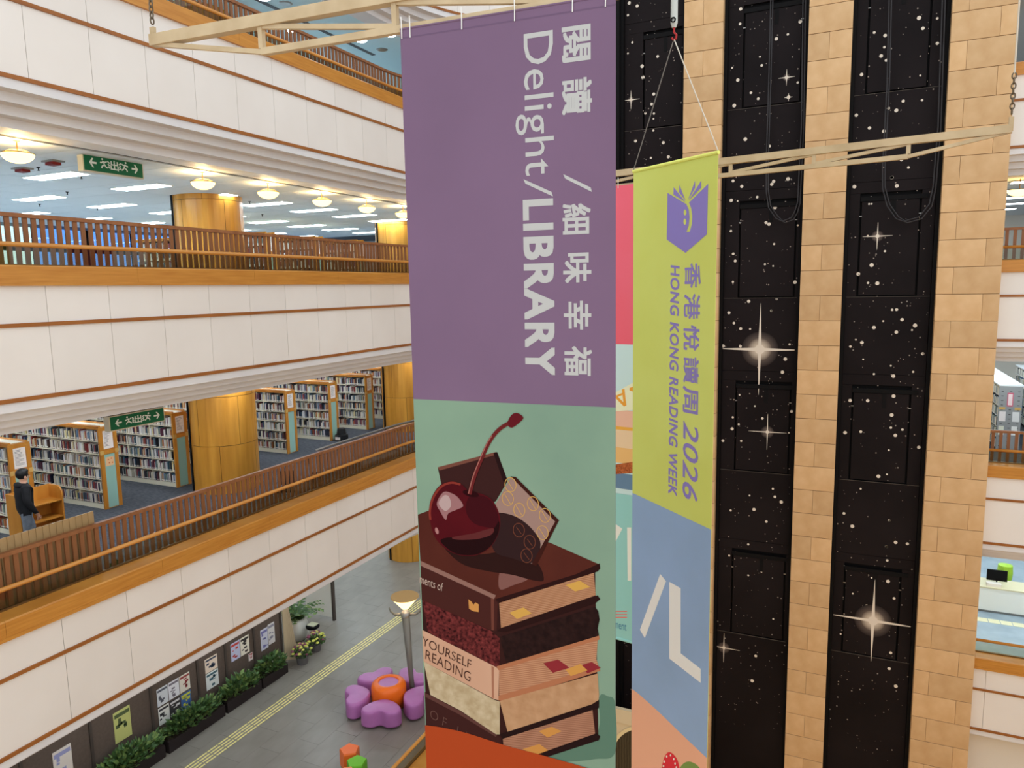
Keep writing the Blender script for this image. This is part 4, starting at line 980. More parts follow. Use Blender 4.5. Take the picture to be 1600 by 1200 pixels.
for fl, ys in ((FLOOR[1], [c[0] for c in CASES]), (FLOOR[2], (17.5, 19.8, 22.1))):
    for ci, y in enumerate(ys):
        for si, z in enumerate(SHZ):
            x = BX1-.06
            while x > BX1-BXW+.08:
                if rb.random() < .035: x -= rb.uniform(.03, .12)
                if fl == FLOOR[1] and ci == 1 and n_ind < 300 and x > BX1-1.98:
                    me, w, h = rb.choice(bookme); x -= w+.001
                    o = bpy.data.objects.new('book', me); COL.objects.link(o); o.location = (x+w/2, y+rb.uniform(.02, .05), fl+z); n_ind += 1
                    o['label'] = 'upright book near the poster end, on the %s of its bookcase' % SHN[si]; o['category'] = 'book'; o['group'] = 'books on the %s by the peach poster' % SHN[si]
                else:
                    w = rb.uniform(.022, .05); h = rb.uniform(.185, .26); x -= w+.001
                    stuff_book(x, w, y+rb.uniform(.02, .05), .15, fl+z, h, rb.choice(BOOKC))
me = bpy.data.meshes.new('shelved_books'); me.from_pydata(STUFFV, [], STUFFF); me.materials.append(M_BOOKS)
ca = me.color_attributes.new('Col', 'FLOAT_COLOR', 'CORNER'); buf = []
for p in me.polygons:
    c = lin(STUFFC[p.index]); buf += [c[0], c[1], c[2], 1]*p.loop_total
ca.data.foreach_set('color', buf)
o = bpy.data.objects.new('shelved_books', me); COL.objects.link(o); tag(o, 'long rows of mixed books filling the oak bookcases', 'books', kind='stuff')

# wooden book trolley beside the person, open towards the atrium
q = onz(98, 768, FLOOR[1]+1.02); W2 = .46; DP = .42
tx, ty, tz = q.x, q.y-W2, FLOOR[1]          # front centre; width runs along y, depth towards -x
t = thing('book_trolley', 'open oak shelf unit with raised rounded sides beside the person', 'trolley', (tx, ty, tz))
def side(y):
    pr = [(0, .08), (DP, .08), (DP, 1.16), (.16, 1.16), (.06, 1.12), (0, 1.02)]
    mb = MB(); n = len(pr)
    mb.v += [(tx-a, y, tz+b) for a, b in pr]+[(tx-a, y+.03, tz+b) for a, b in pr]
    mb.face(list(range(n))); mb.face(list(range(n, 2*n))[::-1])
    for i in range(n): mb.face([i, (i+1) % n, n+(i+1) % n, n+i])
    return mb
obj('side_panel', side(ty-W2), M_OAK, t); obj('side_panel', side(ty+W2-.03), M_OAK, t)
obj('back_panel', MB().box(tx-DP-.02, tx-DP, ty-W2, ty+W2, tz+.08, tz+1.16), M_OAK, t)
for z in (.12, .48, .84): obj('shelf', MB().box(tx-DP, tx-.015, ty-W2+.03, ty+W2-.03, tz+z, tz+z+.025), M_OAK, t)
for a in (-W2+.08, W2-.08):
    for b in (.06, DP-.06): obj('castor', MB().lathe([(.001, 0), (.035, .01), (.04, .04), (.03, .075), (.001, .08)], (tx-b, ty+a, tz), 10), M_BLACK, t)
obj('paper_notice', MB().box(tx-.012, tx-.004, ty-W2+.04, ty-W2+.30, tz+.90, tz+1.10), M_PAPER, t)

# black kick stool by the far bookcase
q = onz(524, 686, FLOOR[1]); fx, fy, fz = q.x+.36, q.y-.1, FLOOR[1]
t = thing('kick_stool', 'black plastic kick stool beside the mint bookcase end', 'stool', (fx, fy, fz))
obj('lower_step', MB().lathe([(.24, .0), (.23, .2), (.2, .22), (.15, .22)], (fx, fy, fz), 20), mat('black_plastic', (24, 26, 28), .45), t)
obj('upper_step', MB().lathe([(.17, .22), (.14, .42), (.12, .44), (.001, .44)], (fx, fy, fz), 20), mat('black_plastic', (24, 26, 28), .45), t)
obj('white_label', MB().box(fx-.08, fx+.12, fy-.25, fy-.235, fz+.06, fz+.16), M_PAPER, t)

# pale taller screen boards at the left edge and planting behind the first fence
sc = thing('board_screen', 'pale close-set timber board screen rising above the lowest fence', 'screen', (X0-.78, 3.2, FLOOR[1]))
bmn = MB().box(-.052, .052, -.012, .012, 0, 1.62).mesh('screen_board', M_PALE)
yy = 3.4
ymax = onx(150, 810, X0-.74).y
while yy < ymax:
    obj('board', bmn, None, sc, loc=(X0-.74, yy, FLOOR[1]), rotz=PI/2+.12); yy += .108
obj('screen_rail', MB().box(X0-.80, X0-.77, 3.3, ymax, FLOOR[1]+.5, FLOOR[1]+.56), M_PALE, sc)
mr = thing('metal_rail', 'grey metal rail running just behind the fence top near the banner', 'rail', (X0-.72, 13.5, FLOOR[1]))
obj('rail_tube', MB().tube([path_left(s)[0]+Vector((-path_left(s)[1].y, path_left(s)[1].x, 0))*.72+Vector((0, 0, LEV[1][0]+1.07)) for s in [13.4+.5*k for k in range(16)]], .03, 8), M_GREYMETAL, mr, smooth=True)
for s in (13.5, 16.0, 18.5):
    p, d = path_left(s); a = p+Vector((-d.y, d.x, 0))*.72; obj('rail_post', MB().tube([a+Vector((0, 0, FLOOR[1])), a+Vector((0, 0, LEV[1][0]+1.05))], .022, 8), M_GREYMETAL, mr)
M_LEAF = mat('dark_green_leaf', (84, 116, 60), .5, .4, kind='noise', rgb2=(50, 78, 40), scale=9)
M_LEAF2 = mat('mid_green_leaf', (136, 154, 84), .5, .4, kind='noise', rgb2=(84, 112, 54), scale=9)
def foliage(mb, c, rx, ry, h, n, size, r, up=.5):
    for k in range(n):
        a = r.uniform(0, 2*PI); q = math.sqrt(r.random()); b = Vector((c[0]+rx*q*math.cos(a), c[1]+ry*q*math.sin(a), c[2]+h*r.random()*(1-.5*q)))
        d = Vector((math.cos(a)*q+r.uniform(-.6, .6), math.sin(a)*q+r.uniform(-.6, .6), up+r.uniform(-.3, .6))).normalized()
        s = d.cross(Vector((r.uniform(-1, 1), r.uniform(-1, 1), 1))).normalized(); L = size*r.uniform(.6, 1.25); w = L*.24; nrm = s.cross(d)
        i = len(mb.v); mi = r.choice((0, 0, 1))
        mb.v += [tuple(b), tuple(b+d*L*.45+s*w+nrm*L*.06), tuple(b+d*L), tuple(b+d*L*.45-s*w+nrm*L*.06)]
        mb.face([i, i+1, i+2], mi); mb.face([i, i+2, i+3], mi)
def leafobj(name, mb, parent):
    me = bpy.data.meshes.new(name); me.from_pydata(mb.v, [], mb.f); me.materials.append(M_LEAF); me.materials.append(M_LEAF2)
    me.polygons.foreach_set('material_index', mb.m); o = bpy.data.objects.new(name, me); link(o, parent); o['kind'] = 'stuff' if parent is None else 'stuff'; return o
rf = random.Random(21)
pl_lab = ['left of the first round column', 'below the round column', 'right of the round column', 'below the kick stool']
for i, y in enumerate((8.4, 9.7, 11.0, 12.4, 14.2, 16.0)):
    t = thing('planted_trough', 'low green planting behind the slats of the lowest fence', 'plant', (X0-.95, y, FLOOR[1]), 'plants behind the lowest fence')
    obj('trough', MB().box(X0-1.12, X0-.80, y-.5, y+.5, FLOOR[1], FLOOR[1]+.22), mat('stone_trough', (158, 150, 130), .8), t)
    mb = MB(); foliage(mb, (X0-.96, y, FLOOR[1]+.2), .2, .5, .25, 200, .13, rf); leafobj('leaves', mb, t)
def chair(x, y, fl, rz, label):
    t = thing('reading_chair', label, 'chair', (x, y, fl)); M_ = mat('black_plastic', (24, 26, 28), .45)
    c, s = math.cos(rz), math.sin(rz)
    def T(a, b, z): return Vector((x+a*c-b*s, y+a*s+b*c, fl+z))
    mb = MB(); mb.bar(T(0, -.21, .45), T(0, .21, .45), .42, .05); obj('seat', mb, M_, t)
    mb = MB(); mb.bar(T(0, .2, .52), T(0, .25, .86), .42, .03, up=(-s, c, 0)); obj('backrest', mb, M_, t)
    for a in (-.18, .18):
        for b in (-.18, .18): obj('leg', MB().tube([T(a, b, 0), T(a, b, .44)], .013, 6), M_GREYMETAL, t)
q = onz(463, 770, FLOOR[1]+.4); chair(q.x-.3, q.y, FLOOR[1], .6, 'black chair behind the fence right of the round column')
q = onz(508, 740, FLOOR[1]+.4); chair(q.x-.2, q.y, FLOOR[1], 2.2, 'black chair behind the fence below the kick stool')

# ------------------------------------------------------------------ the person
def skin_mesh(name, joints, edges, sub=2):
    me = bpy.data.meshes.new(name); me.from_pydata([j[0] for j in joints], edges, [])
    o = bpy.data.objects.new(name, me); COL.objects.link(o)
    sk = o.modifiers.new('s', 'SKIN'); sk.use_smooth_shade = True
    for v, j in zip(me.skin_vertices[0].data, joints): v.radius = j[1] if isinstance(j[1], tuple) else (j[1], j[1]); v.use_root = False
    me.skin_vertices[0].data[0].use_root = True
    ss = o.modifiers.new('u', 'SUBSURF'); ss.levels = sub; ss.render_levels = sub
    dg = bpy.context.evaluated_depsgraph_get(); out = bpy.data.meshes.new_from_object(o.evaluated_get(dg)); bpy.data.objects.remove(o)
    return out
pp = onz(33, 737, FLOOR[1]+1.70); HX, HY, HZ = pp.x, pp.y, FLOOR[1]
RZ = math.radians(74)      # facing along +x turned towards the shelves
cR, sR = math.cos(RZ), math.sin(RZ)
def B(f, l, z): return (HX+f*cR-l*sR, HY+f*sR+l*cR, HZ+z)   # forward, left, up
J = [(B(0, 0, .92), (.18, .15)), (B(.0, 0, 1.08), (.19, .155)), (B(.01, 0, 1.26), (.205, .16)), (B(0, 0, 1.39), (.16, .12)), (B(.01, 0, 1.48), .06), (B(.03, 0, 1.56), (.075, .09)), (B(.035, 0, 1.64), (.075, .088)),
     (B(0, .19, 1.375), .088), (B(-.04, .27, 1.12), .074), (B(.05, .26, .90), .054), (B(.08, .235, .83), .032), (B(.11, .23, .76), .022),
     (B(0, -.19, 1.375), .088), (B(-.03, -.275, 1.12), .074), (B(.09, -.27, .91), .054), (B(.13, -.245, .84), .032), (B(.16, -.24, .77), .022),
     (B(.01, .10, .84), .11), (B(.12, .11, .48), .085), (B(.06, .10, .10), .045), (B(.10, .10, .045), .045), (B(.22, .11, .035), .035),
     (B(-.01, -.10, .84), .11), (B(-.02, -.11, .48), .085), (B(-.16, -.10, .12), .045), (B(-.14, -.10, .06), .045), (B(-.02, -.11, .04), .035)]
E_ = [(0, 1), (1, 2), (2, 3), (3, 4), (4, 5), (5, 6), (3, 7), (7, 8), (8, 9), (9, 10), (10, 11), (3, 12), (12, 13), (13, 14), (14, 15), (15, 16), (0, 17), (17, 18), (18, 19), (19, 20), (20, 21), (0, 22), (22, 23), (23, 24), (24, 25), (25, 26)]
# fingers and thumb of both hands
for hand, sd in ((11, 1), (16, -1)):
    base = J[hand][0]
    for k in range(4):
        i = len(J); o1 = (.008, (k-1.5)*.019, -.022); L = (.046, .052, .048, .036)[k]
        f0, l0 = .11 if hand == 11 else .16, .23*sd if hand == 11 else -.24
        J += [(B(f0+(k-1.5)*.02, l0, .74), .0095), (B(f0+(k-1.5)*.021+.004, l0-.006*sd, .74-L*.6), .0085), (B(f0+(k-1.5)*.02+.002, l0-.018*sd, .74-L*1.1), .007)]
        E_ += [(hand, i), (i, i+1), (i+1, i+2)]
    i = len(J); f0, l0 = (.11, .23) if hand == 11 else (.16, -.24)
    J += [(B(f0+.035, l0-.012*sd, .775), .010), (B(f0+.05, l0-.02*sd, .742), .008)]; E_ += [(hand-1, i), (i, i+1)]
bme = skin_mesh('person', J, E_, 2)
mj = mat('black_jacket', (26, 26, 30), .8, kind='noise', rgb2=(16, 16, 19), scale=9); mjn = mat('grey_jeans', (120, 128, 138), .85, kind='noise', rgb2=(96, 104, 114), scale=12)
msk = mat('skin', (196, 146, 118), .55); msh = mat('dark_shoes', (40, 38, 38), .6)
bme.materials.clear()
for m in (mj, mjn, msk, msh): bme.materials.append(m)
for p in bme.polygons:
    c = p.center; z = c.z-HZ; rel = Vector((c.x-HX, c.y-HY)); lat = abs(-rel.x*sR+rel.y*cR)
    if z > 1.475: k = 2
    elif lat > .225 and z < .85: k = 2
    elif z > .84 or lat > .21: k = 0
    elif z < .10: k = 3
    else: k = 1
    p.material_index = k
person = obj('person', bme); tag(person, 'person in a black hooded jacket and grey jeans walking past the bookcases', 'person')
def blob(name, c, rx, ry, rz_, m, parent, cut=None, nz=9):
    mb = MB(); prof = []
    k0 = len(mb.v); n = 16
    for i in range(nz+1):
        th = PI*i/nz
        for j in range(n):
            a = 2*PI*j/n; f, l, z = rx*math.sin(th)*math.cos(a), ry*math.sin(th)*math.sin(a), rz_*math.cos(th)
            mb.v.append((c[0]+f*cR-l*sR, c[1]+f*sR+l*cR, c[2]+z))
    for i in range(nz):
        for j in range(n): mb.face([k0+i*n+j, k0+i*n+(j+1) % n, k0+(i+1)*n+(j+1) % n, k0+(i+1)*n+j])
    return obj(name, mb, m, parent, smooth=True)
hm = mat('black_hair', (20, 18, 18), .5)
blob('hair', B(.005, 0, 1.652), .114, .106, .118, hm, person); blob('hair_fringe', B(.05, 0, 1.705), .075, .085, .055, hm, person)
blob('nose', B(.135, 0, 1.585), .016, .013, .022, msk, person); 
for s in (1, -1):
    blob('ear', B(.035, .092*s, 1.585), .022, .012, .034, msk, person); blob('eye', B(.118, .032*s, 1.612), .010, .013, .008, mat('eye_dark', (30, 24, 22), .3), person)
blob('mouth', B(.122, 0, 1.54), .008, .024, .006, mat('lip', (160, 92, 84), .5), person)
blob('hood', B(-.075, 0, 1.435), .075, .155, .06, mj, person); blob('collar', B(.01, 0, 1.475), .085, .09, .032, mat('grey_collar', (150, 150, 152), .8), person)

# ------------------------------------------------------------------ ground floor: notice boards, planters, plants
G = FLOOR[0]; BXX = -14.02
ys = [7.6, 9.0, 10.45, 11.75, 12.62, 13.6, 14.6]
M_BOARD = mat('taupe_fabric_board', (100, 86, 77), .9, .05, kind='noise', rgb2=(92, 79, 71), scale=20)
def poster(mb_parent, y0, y1, z0, z1, c1, c2, r):
    p = obj('poster', MB().box(BXX, BXX+.006, y0, y1, z0, z1), mat('poster_%d_%d_%d' % c1, c1, .6), mb_parent)
    mb = MB(); h = z1-z0; w = y1-y0
    mb.box(BXX+.006, BXX+.007, y0+.06*w, y1-.06*w, z1-.2*h, z1-.08*h)
    for k in range(6):
        a = y0+w*r.uniform(.06, .6); z = z0+h*r.uniform(.06, .7); mb.box(BXX+.006, BXX+.007, a, min(a+w*r.uniform(.15, .35), y1-.02), z, min(z+h*r.uniform(.04, .16), z1-.02))
    obj('poster_print', mb, mat('poster_ink_%d_%d_%d' % c2, c2, .7), p)
r8 = random.Random(8)
labs = ['grey notice board at the far left under the lowest balcony', 'grey notice board with a pastel poster', 'grey notice board with one garden poster', 'grey notice board with six small posters', 'grey notice board with two stacked posters', 'grey notice board with two side by side posters', 'last grey notice board with a pale timetable']
ys2 = [6.2]+ys
for i, (a, b) in enumerate(zip(ys2[:-1], ys2[1:])):
    t = thing('notice_board', labs[i], 'notice board', (BXX, (a+b)/2, G))
    obj('board', MB().box(BXX-.05, BXX, a+.03, b-.03, G+.25, G+2.1), M_BOARD, t)
    obj('white_base', MB().box(BXX-.05, BXX-.01, a+.03, b-.03, G, G+.25), M_CREAMWALL, t)
    obj('post', MB().box(BXX-.06, BXX+.03, b-.03, b+.03, G, G+2.15), mat('dark_post', (72, 62, 56), .6), t)
    z0 = G+.25; w = b-a; m = (a+b)/2
    if i == 1: poster(t, m-.1, m+.28, z0+.25, z0+1.0, (222, 210, 200), (150, 150, 190), r8)
    if i == 2: poster(t, m-.2, m+.2, z0+.38, z0+1.08, (196, 196, 120), (84, 96, 62), r8)
    if i == 3:
        for u in range(3):
            for v in range(2): poster(t, a+.16+u*.31, a+.45+u*.31, z0+.16+v*.46, z0+.58+v*.46, [(228, 224, 216), (210, 210, 214), (58, 54, 56), (224, 220, 224), (70, 100, 150), (222, 212, 196)][u*2+v], [(60, 56, 60), (90, 90, 100), (220, 214, 214), (120, 110, 120), (200, 200, 70), (150, 60, 60)][u*2+v], r8)
    if i == 4: poster(t, m-.2, m+.18, z0+.72, z0+1.08, (232, 210, 190), (60, 70, 90), r8); poster(t, m-.2, m+.18, z0+.28, z0+.70, (224, 224, 220), (70, 100, 110), r8)
    if i == 5: poster(t, m-.3, m+.0, z0+.62, z0+1.1, (196, 196, 222), (200, 70, 60), r8); poster(t, m+.02, m+.32, z0+.62, z0+1.1, (234, 224, 206), (60, 54, 52), r8); poster(t, b-.22, b-.08, z0+.36, z0+.56, (230, 214, 210), (160, 40, 40), r8)
    if i == 6: poster(t, m-.26, m+.0, z0+.42, z0+1.0, (206, 204, 218), (120, 116, 170), r8); poster(t, m+.02, m+.26, z0+.46, z0+1.04, (214, 208, 206), (140, 136, 150), r8)
M_TROUGH = mat('black_planter', (40, 32, 32), .5)
for i, (a, b) in enumerate(((8.6, 10.3), (10.4, 12.02), (12.1, 13.24), (13.3, 14.22))):
    lab = ['black planter trough of green plants at the bottom left', 'black planter trough below the six posters', 'black planter trough below the two stacked posters', 'black planter trough nearest the flower pots'][i]
    t = thing('planter_trough', lab, 'planter', (-13.66, (a+b)/2, G), 'planter troughs before the notice boards')
    obj('trough', MB().box(-13.86, -13.48, a, b, G, G+.28), M_TROUGH, t); obj('soil', MB().box(-13.83, -13.51, a+.03, b-.03, G+.28, G+.285), mat('soil', (50, 38, 30), .9), t)
    mb = MB(); foliage(mb, (-13.65, (a+b)/2, G+.26), .21, (b-a)/2-.02, .42, int(420*(b-a)), .16, rf); leafobj('leaves', mb, t)
q = onz(466, 1000, G); px_, py_ = q.x-.05, q.y+.05
t = thing('potted_palm', 'tall dark palm in a round white pot at the end of the boards', 'plant', (px_, py_, G))
obj('white_pot', MB().lathe([(.001, 0), (.2, .0), (.32, .2), (.34, .4), (.27, .6), (.2, .66), (.17, .64), (.001, .6)], (px_, py_, G), 28), mat('glazed_white', (226, 224, 214), .35), t, smooth=True)
mb = MB()
for k in range(26):
    a = rf.uniform(0, 2*PI); L = rf.uniform(.55, .95); pr = None
    for s in range(9):
        f = s/8; c = Vector((px_+math.cos(a)*L*f*.9, py_+math.sin(a)*L*f*.9, G+.62+L*(1.1*f-.75*f*f)+.15*math.sin(k)*f))
        if pr is not None:
            for sg in (1, -1):
                d = Vector((-math.sin(a)*sg+.6*math.cos(a), math.cos(a)*sg+.6*math.sin(a), -.15)).normalized(); i = len(mb.v); l = .22*(1-.6*f)
                mb.v += [tuple(pr), tuple(c), tuple((pr+c)/2+d*l)]; mb.face([i, i+1, i+2], rf.choice((0, 0, 1)))
        pr = c
leafobj('palm_fronds', mb, t)
def flower_pot(px, py, label):
    q = onz(px, py, G)+Vector((.08, .03, 0)); t = thing('flower_pot', label, 'plant', (q.x, q.y, G))
    obj('pot', MB().lathe([(.001, 0), (.14, 0), (.18, .22), (.16, .22), (.001, .2)], (q.x, q.y, G), 18), mat('grey_pot', (96, 92, 90), .6), t)
    mb = MB(); foliage(mb, (q.x, q.y, G+.2), .22, .22, .25, 160, .12, rf); leafobj('leaves', mb, t)
    for k in range(34):
        a = rf.uniform(0, 2*PI); e = rf.uniform(.15, 1.35); c = (q.x+.27*math.cos(a)*math.sin(e), q.y+.27*math.sin(a)*math.sin(e), G+.28+.27*math.cos(e)); r = rf.uniform(.035, .06)
        obj('blossom', MB().lathe([(.001, -r*.3), (r, 0), (r*.7, r*.5), (.001, r*.6)], c, 8), mat('plum_blossom', (124, 62, 84), .6) if k % 2 else mat('lime_blossom', (198, 196, 92), .6), t)
flower_pot(468, 1036, 'round pot of plum and lime blossoms nearest the planters'); flower_pot(489, 1016, 'round pot of plum and lime blossoms under the white pot')
q = onz(487, 1010, G)
q = onz(490, 1004, G); t = thing('swivel_stool', 'small stool on castors with a cream padded top', 'stool', (q.x, q.y, G))
obj('seat', MB().lathe([(.001, .46), (.17, .46), (.2, .49), (.2, .53), (.18, .545), (.001, .55)], (q.x, q.y, G), 20), M_BLACK, t); obj('magazine', MB().box(q.x-.13, q.x+.12, q.y-.1, q.y+.12, G+.55, G+.575), mat('cream_cover', (226, 222, 190), .6), t)
obj('gas_column', MB().tube([(q.x, q.y, G+.12), (q.x, q.y, G+.46)], .022, 10), M_GREYMETAL, t)
for k in range(5):
    a = 2*PI*k/5+.3; e = Vector((q.x+.26*math.cos(a), q.y+.26*math.sin(a), G+.07)); obj('base_arm', MB().bar((q.x, q.y, G+.13), e, .03, .025), M_GREYMETAL, t)
    obj('castor', MB().lathe([(.001, -.03), (.025, -.02), (.03, 0), (.025, .02), (.001, .03)], e-Vector((0, 0, .035)), 10), M_BLACK, t)
t = thing('partition_screen', 'pale freestanding partition behind the potted palm', 'partition', (-14.9, 17.3, G))
obj('panel', MB().box(-15.4, -14.35, 17.2, 17.26, G+.1, G+2.0), M_CREAMWALL, t); obj('post', MB().box(-14.35, -14.28, 17.18, 17.28, G, G+2.1), mat('dark_post', (72, 62, 56), .6), t)
t = thing('curved_panel', 'curved beige board at the end of the notice boards', 'panel', (BXX, 14.8, G))
mb = MB(); prv = None
for k in range(9):
    f = k/8; mb.v += [(BXX+.02+.30*f*f, 14.66+.25*f, G), (BXX+.02+.05*f, 14.66+.12*f, G+2.0)]
for k in range(8): mb.face([2*k, 2*k+2, 2*k+3, 2*k+1])
oo = obj('board', mb, mat('beige_board', (190, 168, 136), .7), t); sm = oo.modifiers.new('thickness', 'SOLIDIFY'); sm.thickness = .03

# yellow tactile guide bars
tg = struct('floor_guide_strip', label='yellow raised tactile guide bars across the grey floor')
M_YEL = mat('tactile_yellow', (244, 228, 150), .5); bar = MB().box(-.019, .019, -.138, .138, 0, .006).mesh('bar', M_YEL)
pA = onz(305, 1197, G); pB = onz(655, 944, G); d = (pB-pA); L = d.length; d.normalize(); s_ = Vector((-d.y, d.x, 0)); ang = math.atan2(d.y, d.x)-PI/2
k = -10
while k*.3 < L+2.5:
    for j in range(4):
        q = pA+d*(k*.3)+s_*((j-1.5)*.095); obj('guide_bar', bar, None, tg, loc=(q.x, q.y, G+.0005), rotz=ang)
    k += 1

# purple flower seat with orange drum
dc = onz(607, 1064, G+.64); C = Vector((dc.x, dc.y, G))
M_PURP = mat('purple_leather', (186, 116, 176), .38, .4, kind='noise', rgb2=(174, 104, 164), scale=3); M_ORAN = mat('orange_leather', (244, 112, 24), .35, .4)
def petal(ang, label):
    t = thing('petal_seat', label, 'seat', tuple(C+Vector((math.cos(ang), math.sin(ang), 0))*.75), 'petal seats of the flower'); ca, sa = math.cos(ang), math.sin(ang)
    pts = smooth_pts([(.45, 0), (.50, .17), (.62, .34), (.84, .48), (1.01, .40), (1.06, .19), (.97, 0), (1.06, -.19), (1.01, -.40), (.84, -.48), (.62, -.34), (.50, -.17)], 4)
    mb = MB(); n = len(pts); cx = sum(p[0] for p in pts)/n
    rings = [(1.0, .07), (1.0, .10), (1.0, .33), (1.0, .36), (.985, .40), (.95, .43), (.90, .443), (.84, .447), (.4, .45)]
    for f, z in rings:
        for x, y in pts:
            x2 = cx+(x-cx)*f; y2 = y*f; mb.v.append((C.x+x2*ca-y2*sa, C.y+x2*sa+y2*ca, G+z))
    for i in range(len(rings)-1):
        for j in range(n): mb.face([i*n+j, i*n+(j+1) % n, (i+1)*n+(j+1) % n, (i+1)*n+j])
    mb.face([j for j in range(n)][::-1]); mb.face([(len(rings)-1)*n+j for j in range(n)])
    obj('cushion', mb, M_PURP, t, smooth=True)
    for x, y in ((.58, 0), (.88, .28), (.88, -.28)):
        w = (C.x+x*ca-y*sa, C.y+x*sa+y*ca, G); obj('foot', MB().lathe([(.001, 0), (.028, 0), (.028, .075), (.001, .075)], w, 10), M_BLACK, t)
f0 = onz(593, 1112, G+.45)-Vector((C.x, C.y, G+.45)); a0 = math.atan2(f0.y, f0.x)
for k, lab in enumerate(('purple heart shaped petal seat nearest the viewer', 'purple petal seat on the right, cut by the banner edge', 'purple petal seat behind the lamp post', 'purple petal seat hidden behind the orange drum', 'purple petal seat on the left of the orange drum')):
    petal(a0+k*2*PI/5, lab)
t = thing('drum_table', 'orange padded drum with a purple round top in the flower centre', 'table', tuple(C))
obj('drum', MB().lathe([(.001, .05), (.41, .05), (.43, .25), (.43, .50), (.415, .575), (.37, .62), (.31, .64), (.26, .64), (.245, .62), (.24, .59)], tuple(C), 36), M_ORAN, t, smooth=True)
obj('round_top', MB().lathe([(.001, .605), (.245, .605)], tuple(C), 32), M_PURP, t)
# lamp post with coat hooks
a_ = a0+math.radians(110); LB = C+Vector((math.cos(a_), math.sin(a_), 0))*.60; hd = 2.50
t = thing('lamp_post', 'grey lamp post with cone shade and two hooks by the flower seat', 'lamp', tuple(LB))
obj('pole', MB().tube([LB, LB+Vector((-.06, 0, .9)), LB+Vector((-.16, .03, hd-.2))], [.055, .07, .105], 16), mat('grey_lamp_metal', (120, 116, 108), .4, .4, metal=.2), t, smooth=True)
T = LB+Vector((-.16, .03, hd-.2))
obj('collar', MB().lathe([(.11, -.12), (.115, 0), (.07, .02), (.06, .10)], tuple(T), 20), M_GREYMETAL, t, smooth=True)
for s in (1, -1):
    obj('hook_arm', MB().tube([T+RT0*(.09*s)+Vector((0, 0, -.05)), T+RT0*(.26*s)+Vector((0, 0, -.06)), T+RT0*(.36*s)+Vector((0, 0, .02)), T+RT0*(.40*s)+Vector((0, 0, .13))], [.038, .03, .024, .016], 8), mat('grey_lamp_metal', (138, 134, 126)), t, smooth=True)
obj('cone_shade', MB().lathe([(.08, .10), (.34, .40)], tuple(T), 32), mat('lit_cone_glass', (255, 236, 170), .4, emit=1.2), t, smooth=True)
obj('top_disc', MB().lathe([(.001, .425), (.345, .425), (.35, .40), (.001, .40)], tuple(T), 32), mat('tan_disc', (196, 160, 104), .5), t)
ld = bpy.data.lights.new('lamp_light', 'POINT'); ld.energy = 40; ld.color = (1, .85, .6); ld.shadow_soft_size = .15
lo = bpy.data.objects.new('lamp_light', ld); lo.location = T+Vector((0, 0, .3)); link(lo, t)
# pentagon stools
def pent(px, py, rgb, rot, lab, nm):
    q = onz(px, py, G+.42); t = thing('pentagon_stool', lab, 'stool', (q.x, q.y, G), 'pentagon stools')
    pg = [(q.x+.222*math.cos(rot+2*PI*k/5), q.y+.222*math.sin(rot+2*PI*k/5)) for k in range(5)]; m = mat(nm, rgb, .4, .35)
    pi_ = [(q.x+(x-q.x)*.93, q.y+(y-q.y)*.93) for x, y in pg]
    obj('base', MB().prism(pi_, G, G+.04), M_BLACK, t); mb = MB().prism(pg, G+.04, G+.39)
    n = 5; k0 = len(mb.v); mb.v += [(x, y, G+.39) for x, y in pg]+[(x, y, G+.42) for x, y in pi_]
    for i in range(5): mb.face([k0+i, k0+(i+1) % 5, k0+5+(i+1) % 5, k0+5+i])
    mb.face([k0+5+i for i in range(5)]); obj('cushion', mb, m, t)
pent(546, 1170, (240, 112, 44), 1.0, 'orange pentagon stool behind the green one', 'orange_vinyl'); pent(557, 1189, (112, 190, 36), 2.1, 'green pentagon stool at the bottom edge', 'green_vinyl'); pent(540, 1207, (232, 150, 100), .4, 'peach pentagon stool cut by the bottom edge', 'peach_vinyl')

# ------------------------------------------------------------------ right of the tower: grey bookcase and service counter
fl = FLOOR[1]
def grey_case(x0, x1, y0, y1, label):
    t = thing('grey_bookcase', label, 'bookcase', ((x0+x1)/2, y0, fl)); mg = mat('grey_steel', (146, 148, 150), .5); mw = mat('pale_grey_top', (226, 230, 232), .5)
    obj('end_panel', MB().box(x0, x1, y0, y0+.03, fl, fl+2.0), mg, t); obj('top', MB().box(x0-.02, x1+.02, y0, y1, fl+2.0, fl+2.04), mw, t)
    obj('spine', MB().box((x0+x1)/2-.015, (x0+x1)/2+.015, y0+.03, y1, fl, fl+2.0), mg, t)
    for k in range(6): obj('shelf', MB().box(x0, x1, y0+.03, y1, fl+.1+.32*k, fl+.125+.32*k), mw, t)
    return t
e0 = onz(1562, 603, fl+2.0); e1 = onz(1597, 603, fl+2.0); y0 = e0.y
gt = grey_case(e0.x, e1.x, y0, y0+5.5, 'grey steel bookcase whose end carries five small posters')
PGc = Plane((e0.x, y0-.004, fl), (1, 0, 0), (0, 0, 1), (0, -1, 0)); w = e1.x-e0.x
for i, (u0, u1, z0, z1, c) in enumerate(((.36, .62, 1.38, 1.80, (206, 96, 120)), (.40, .58, 1.42, 1.76, (238, 214, 216)), (.06, .34, .92, 1.22, (236, 228, 228)), (.62, .92, .92, 1.22, (224, 224, 224)), (.06, .3, .5, .78, (222, 222, 206)), (.62, .86, .5, .78, (230, 230, 230)))):
    flat('poster', PGc, [[(u0*w, z0), (u1*w, z0), (u1*w, z1), (u0*w, z1)]], .002+i*.001, mat('poster_case_%d' % i, c), gt, px=False)
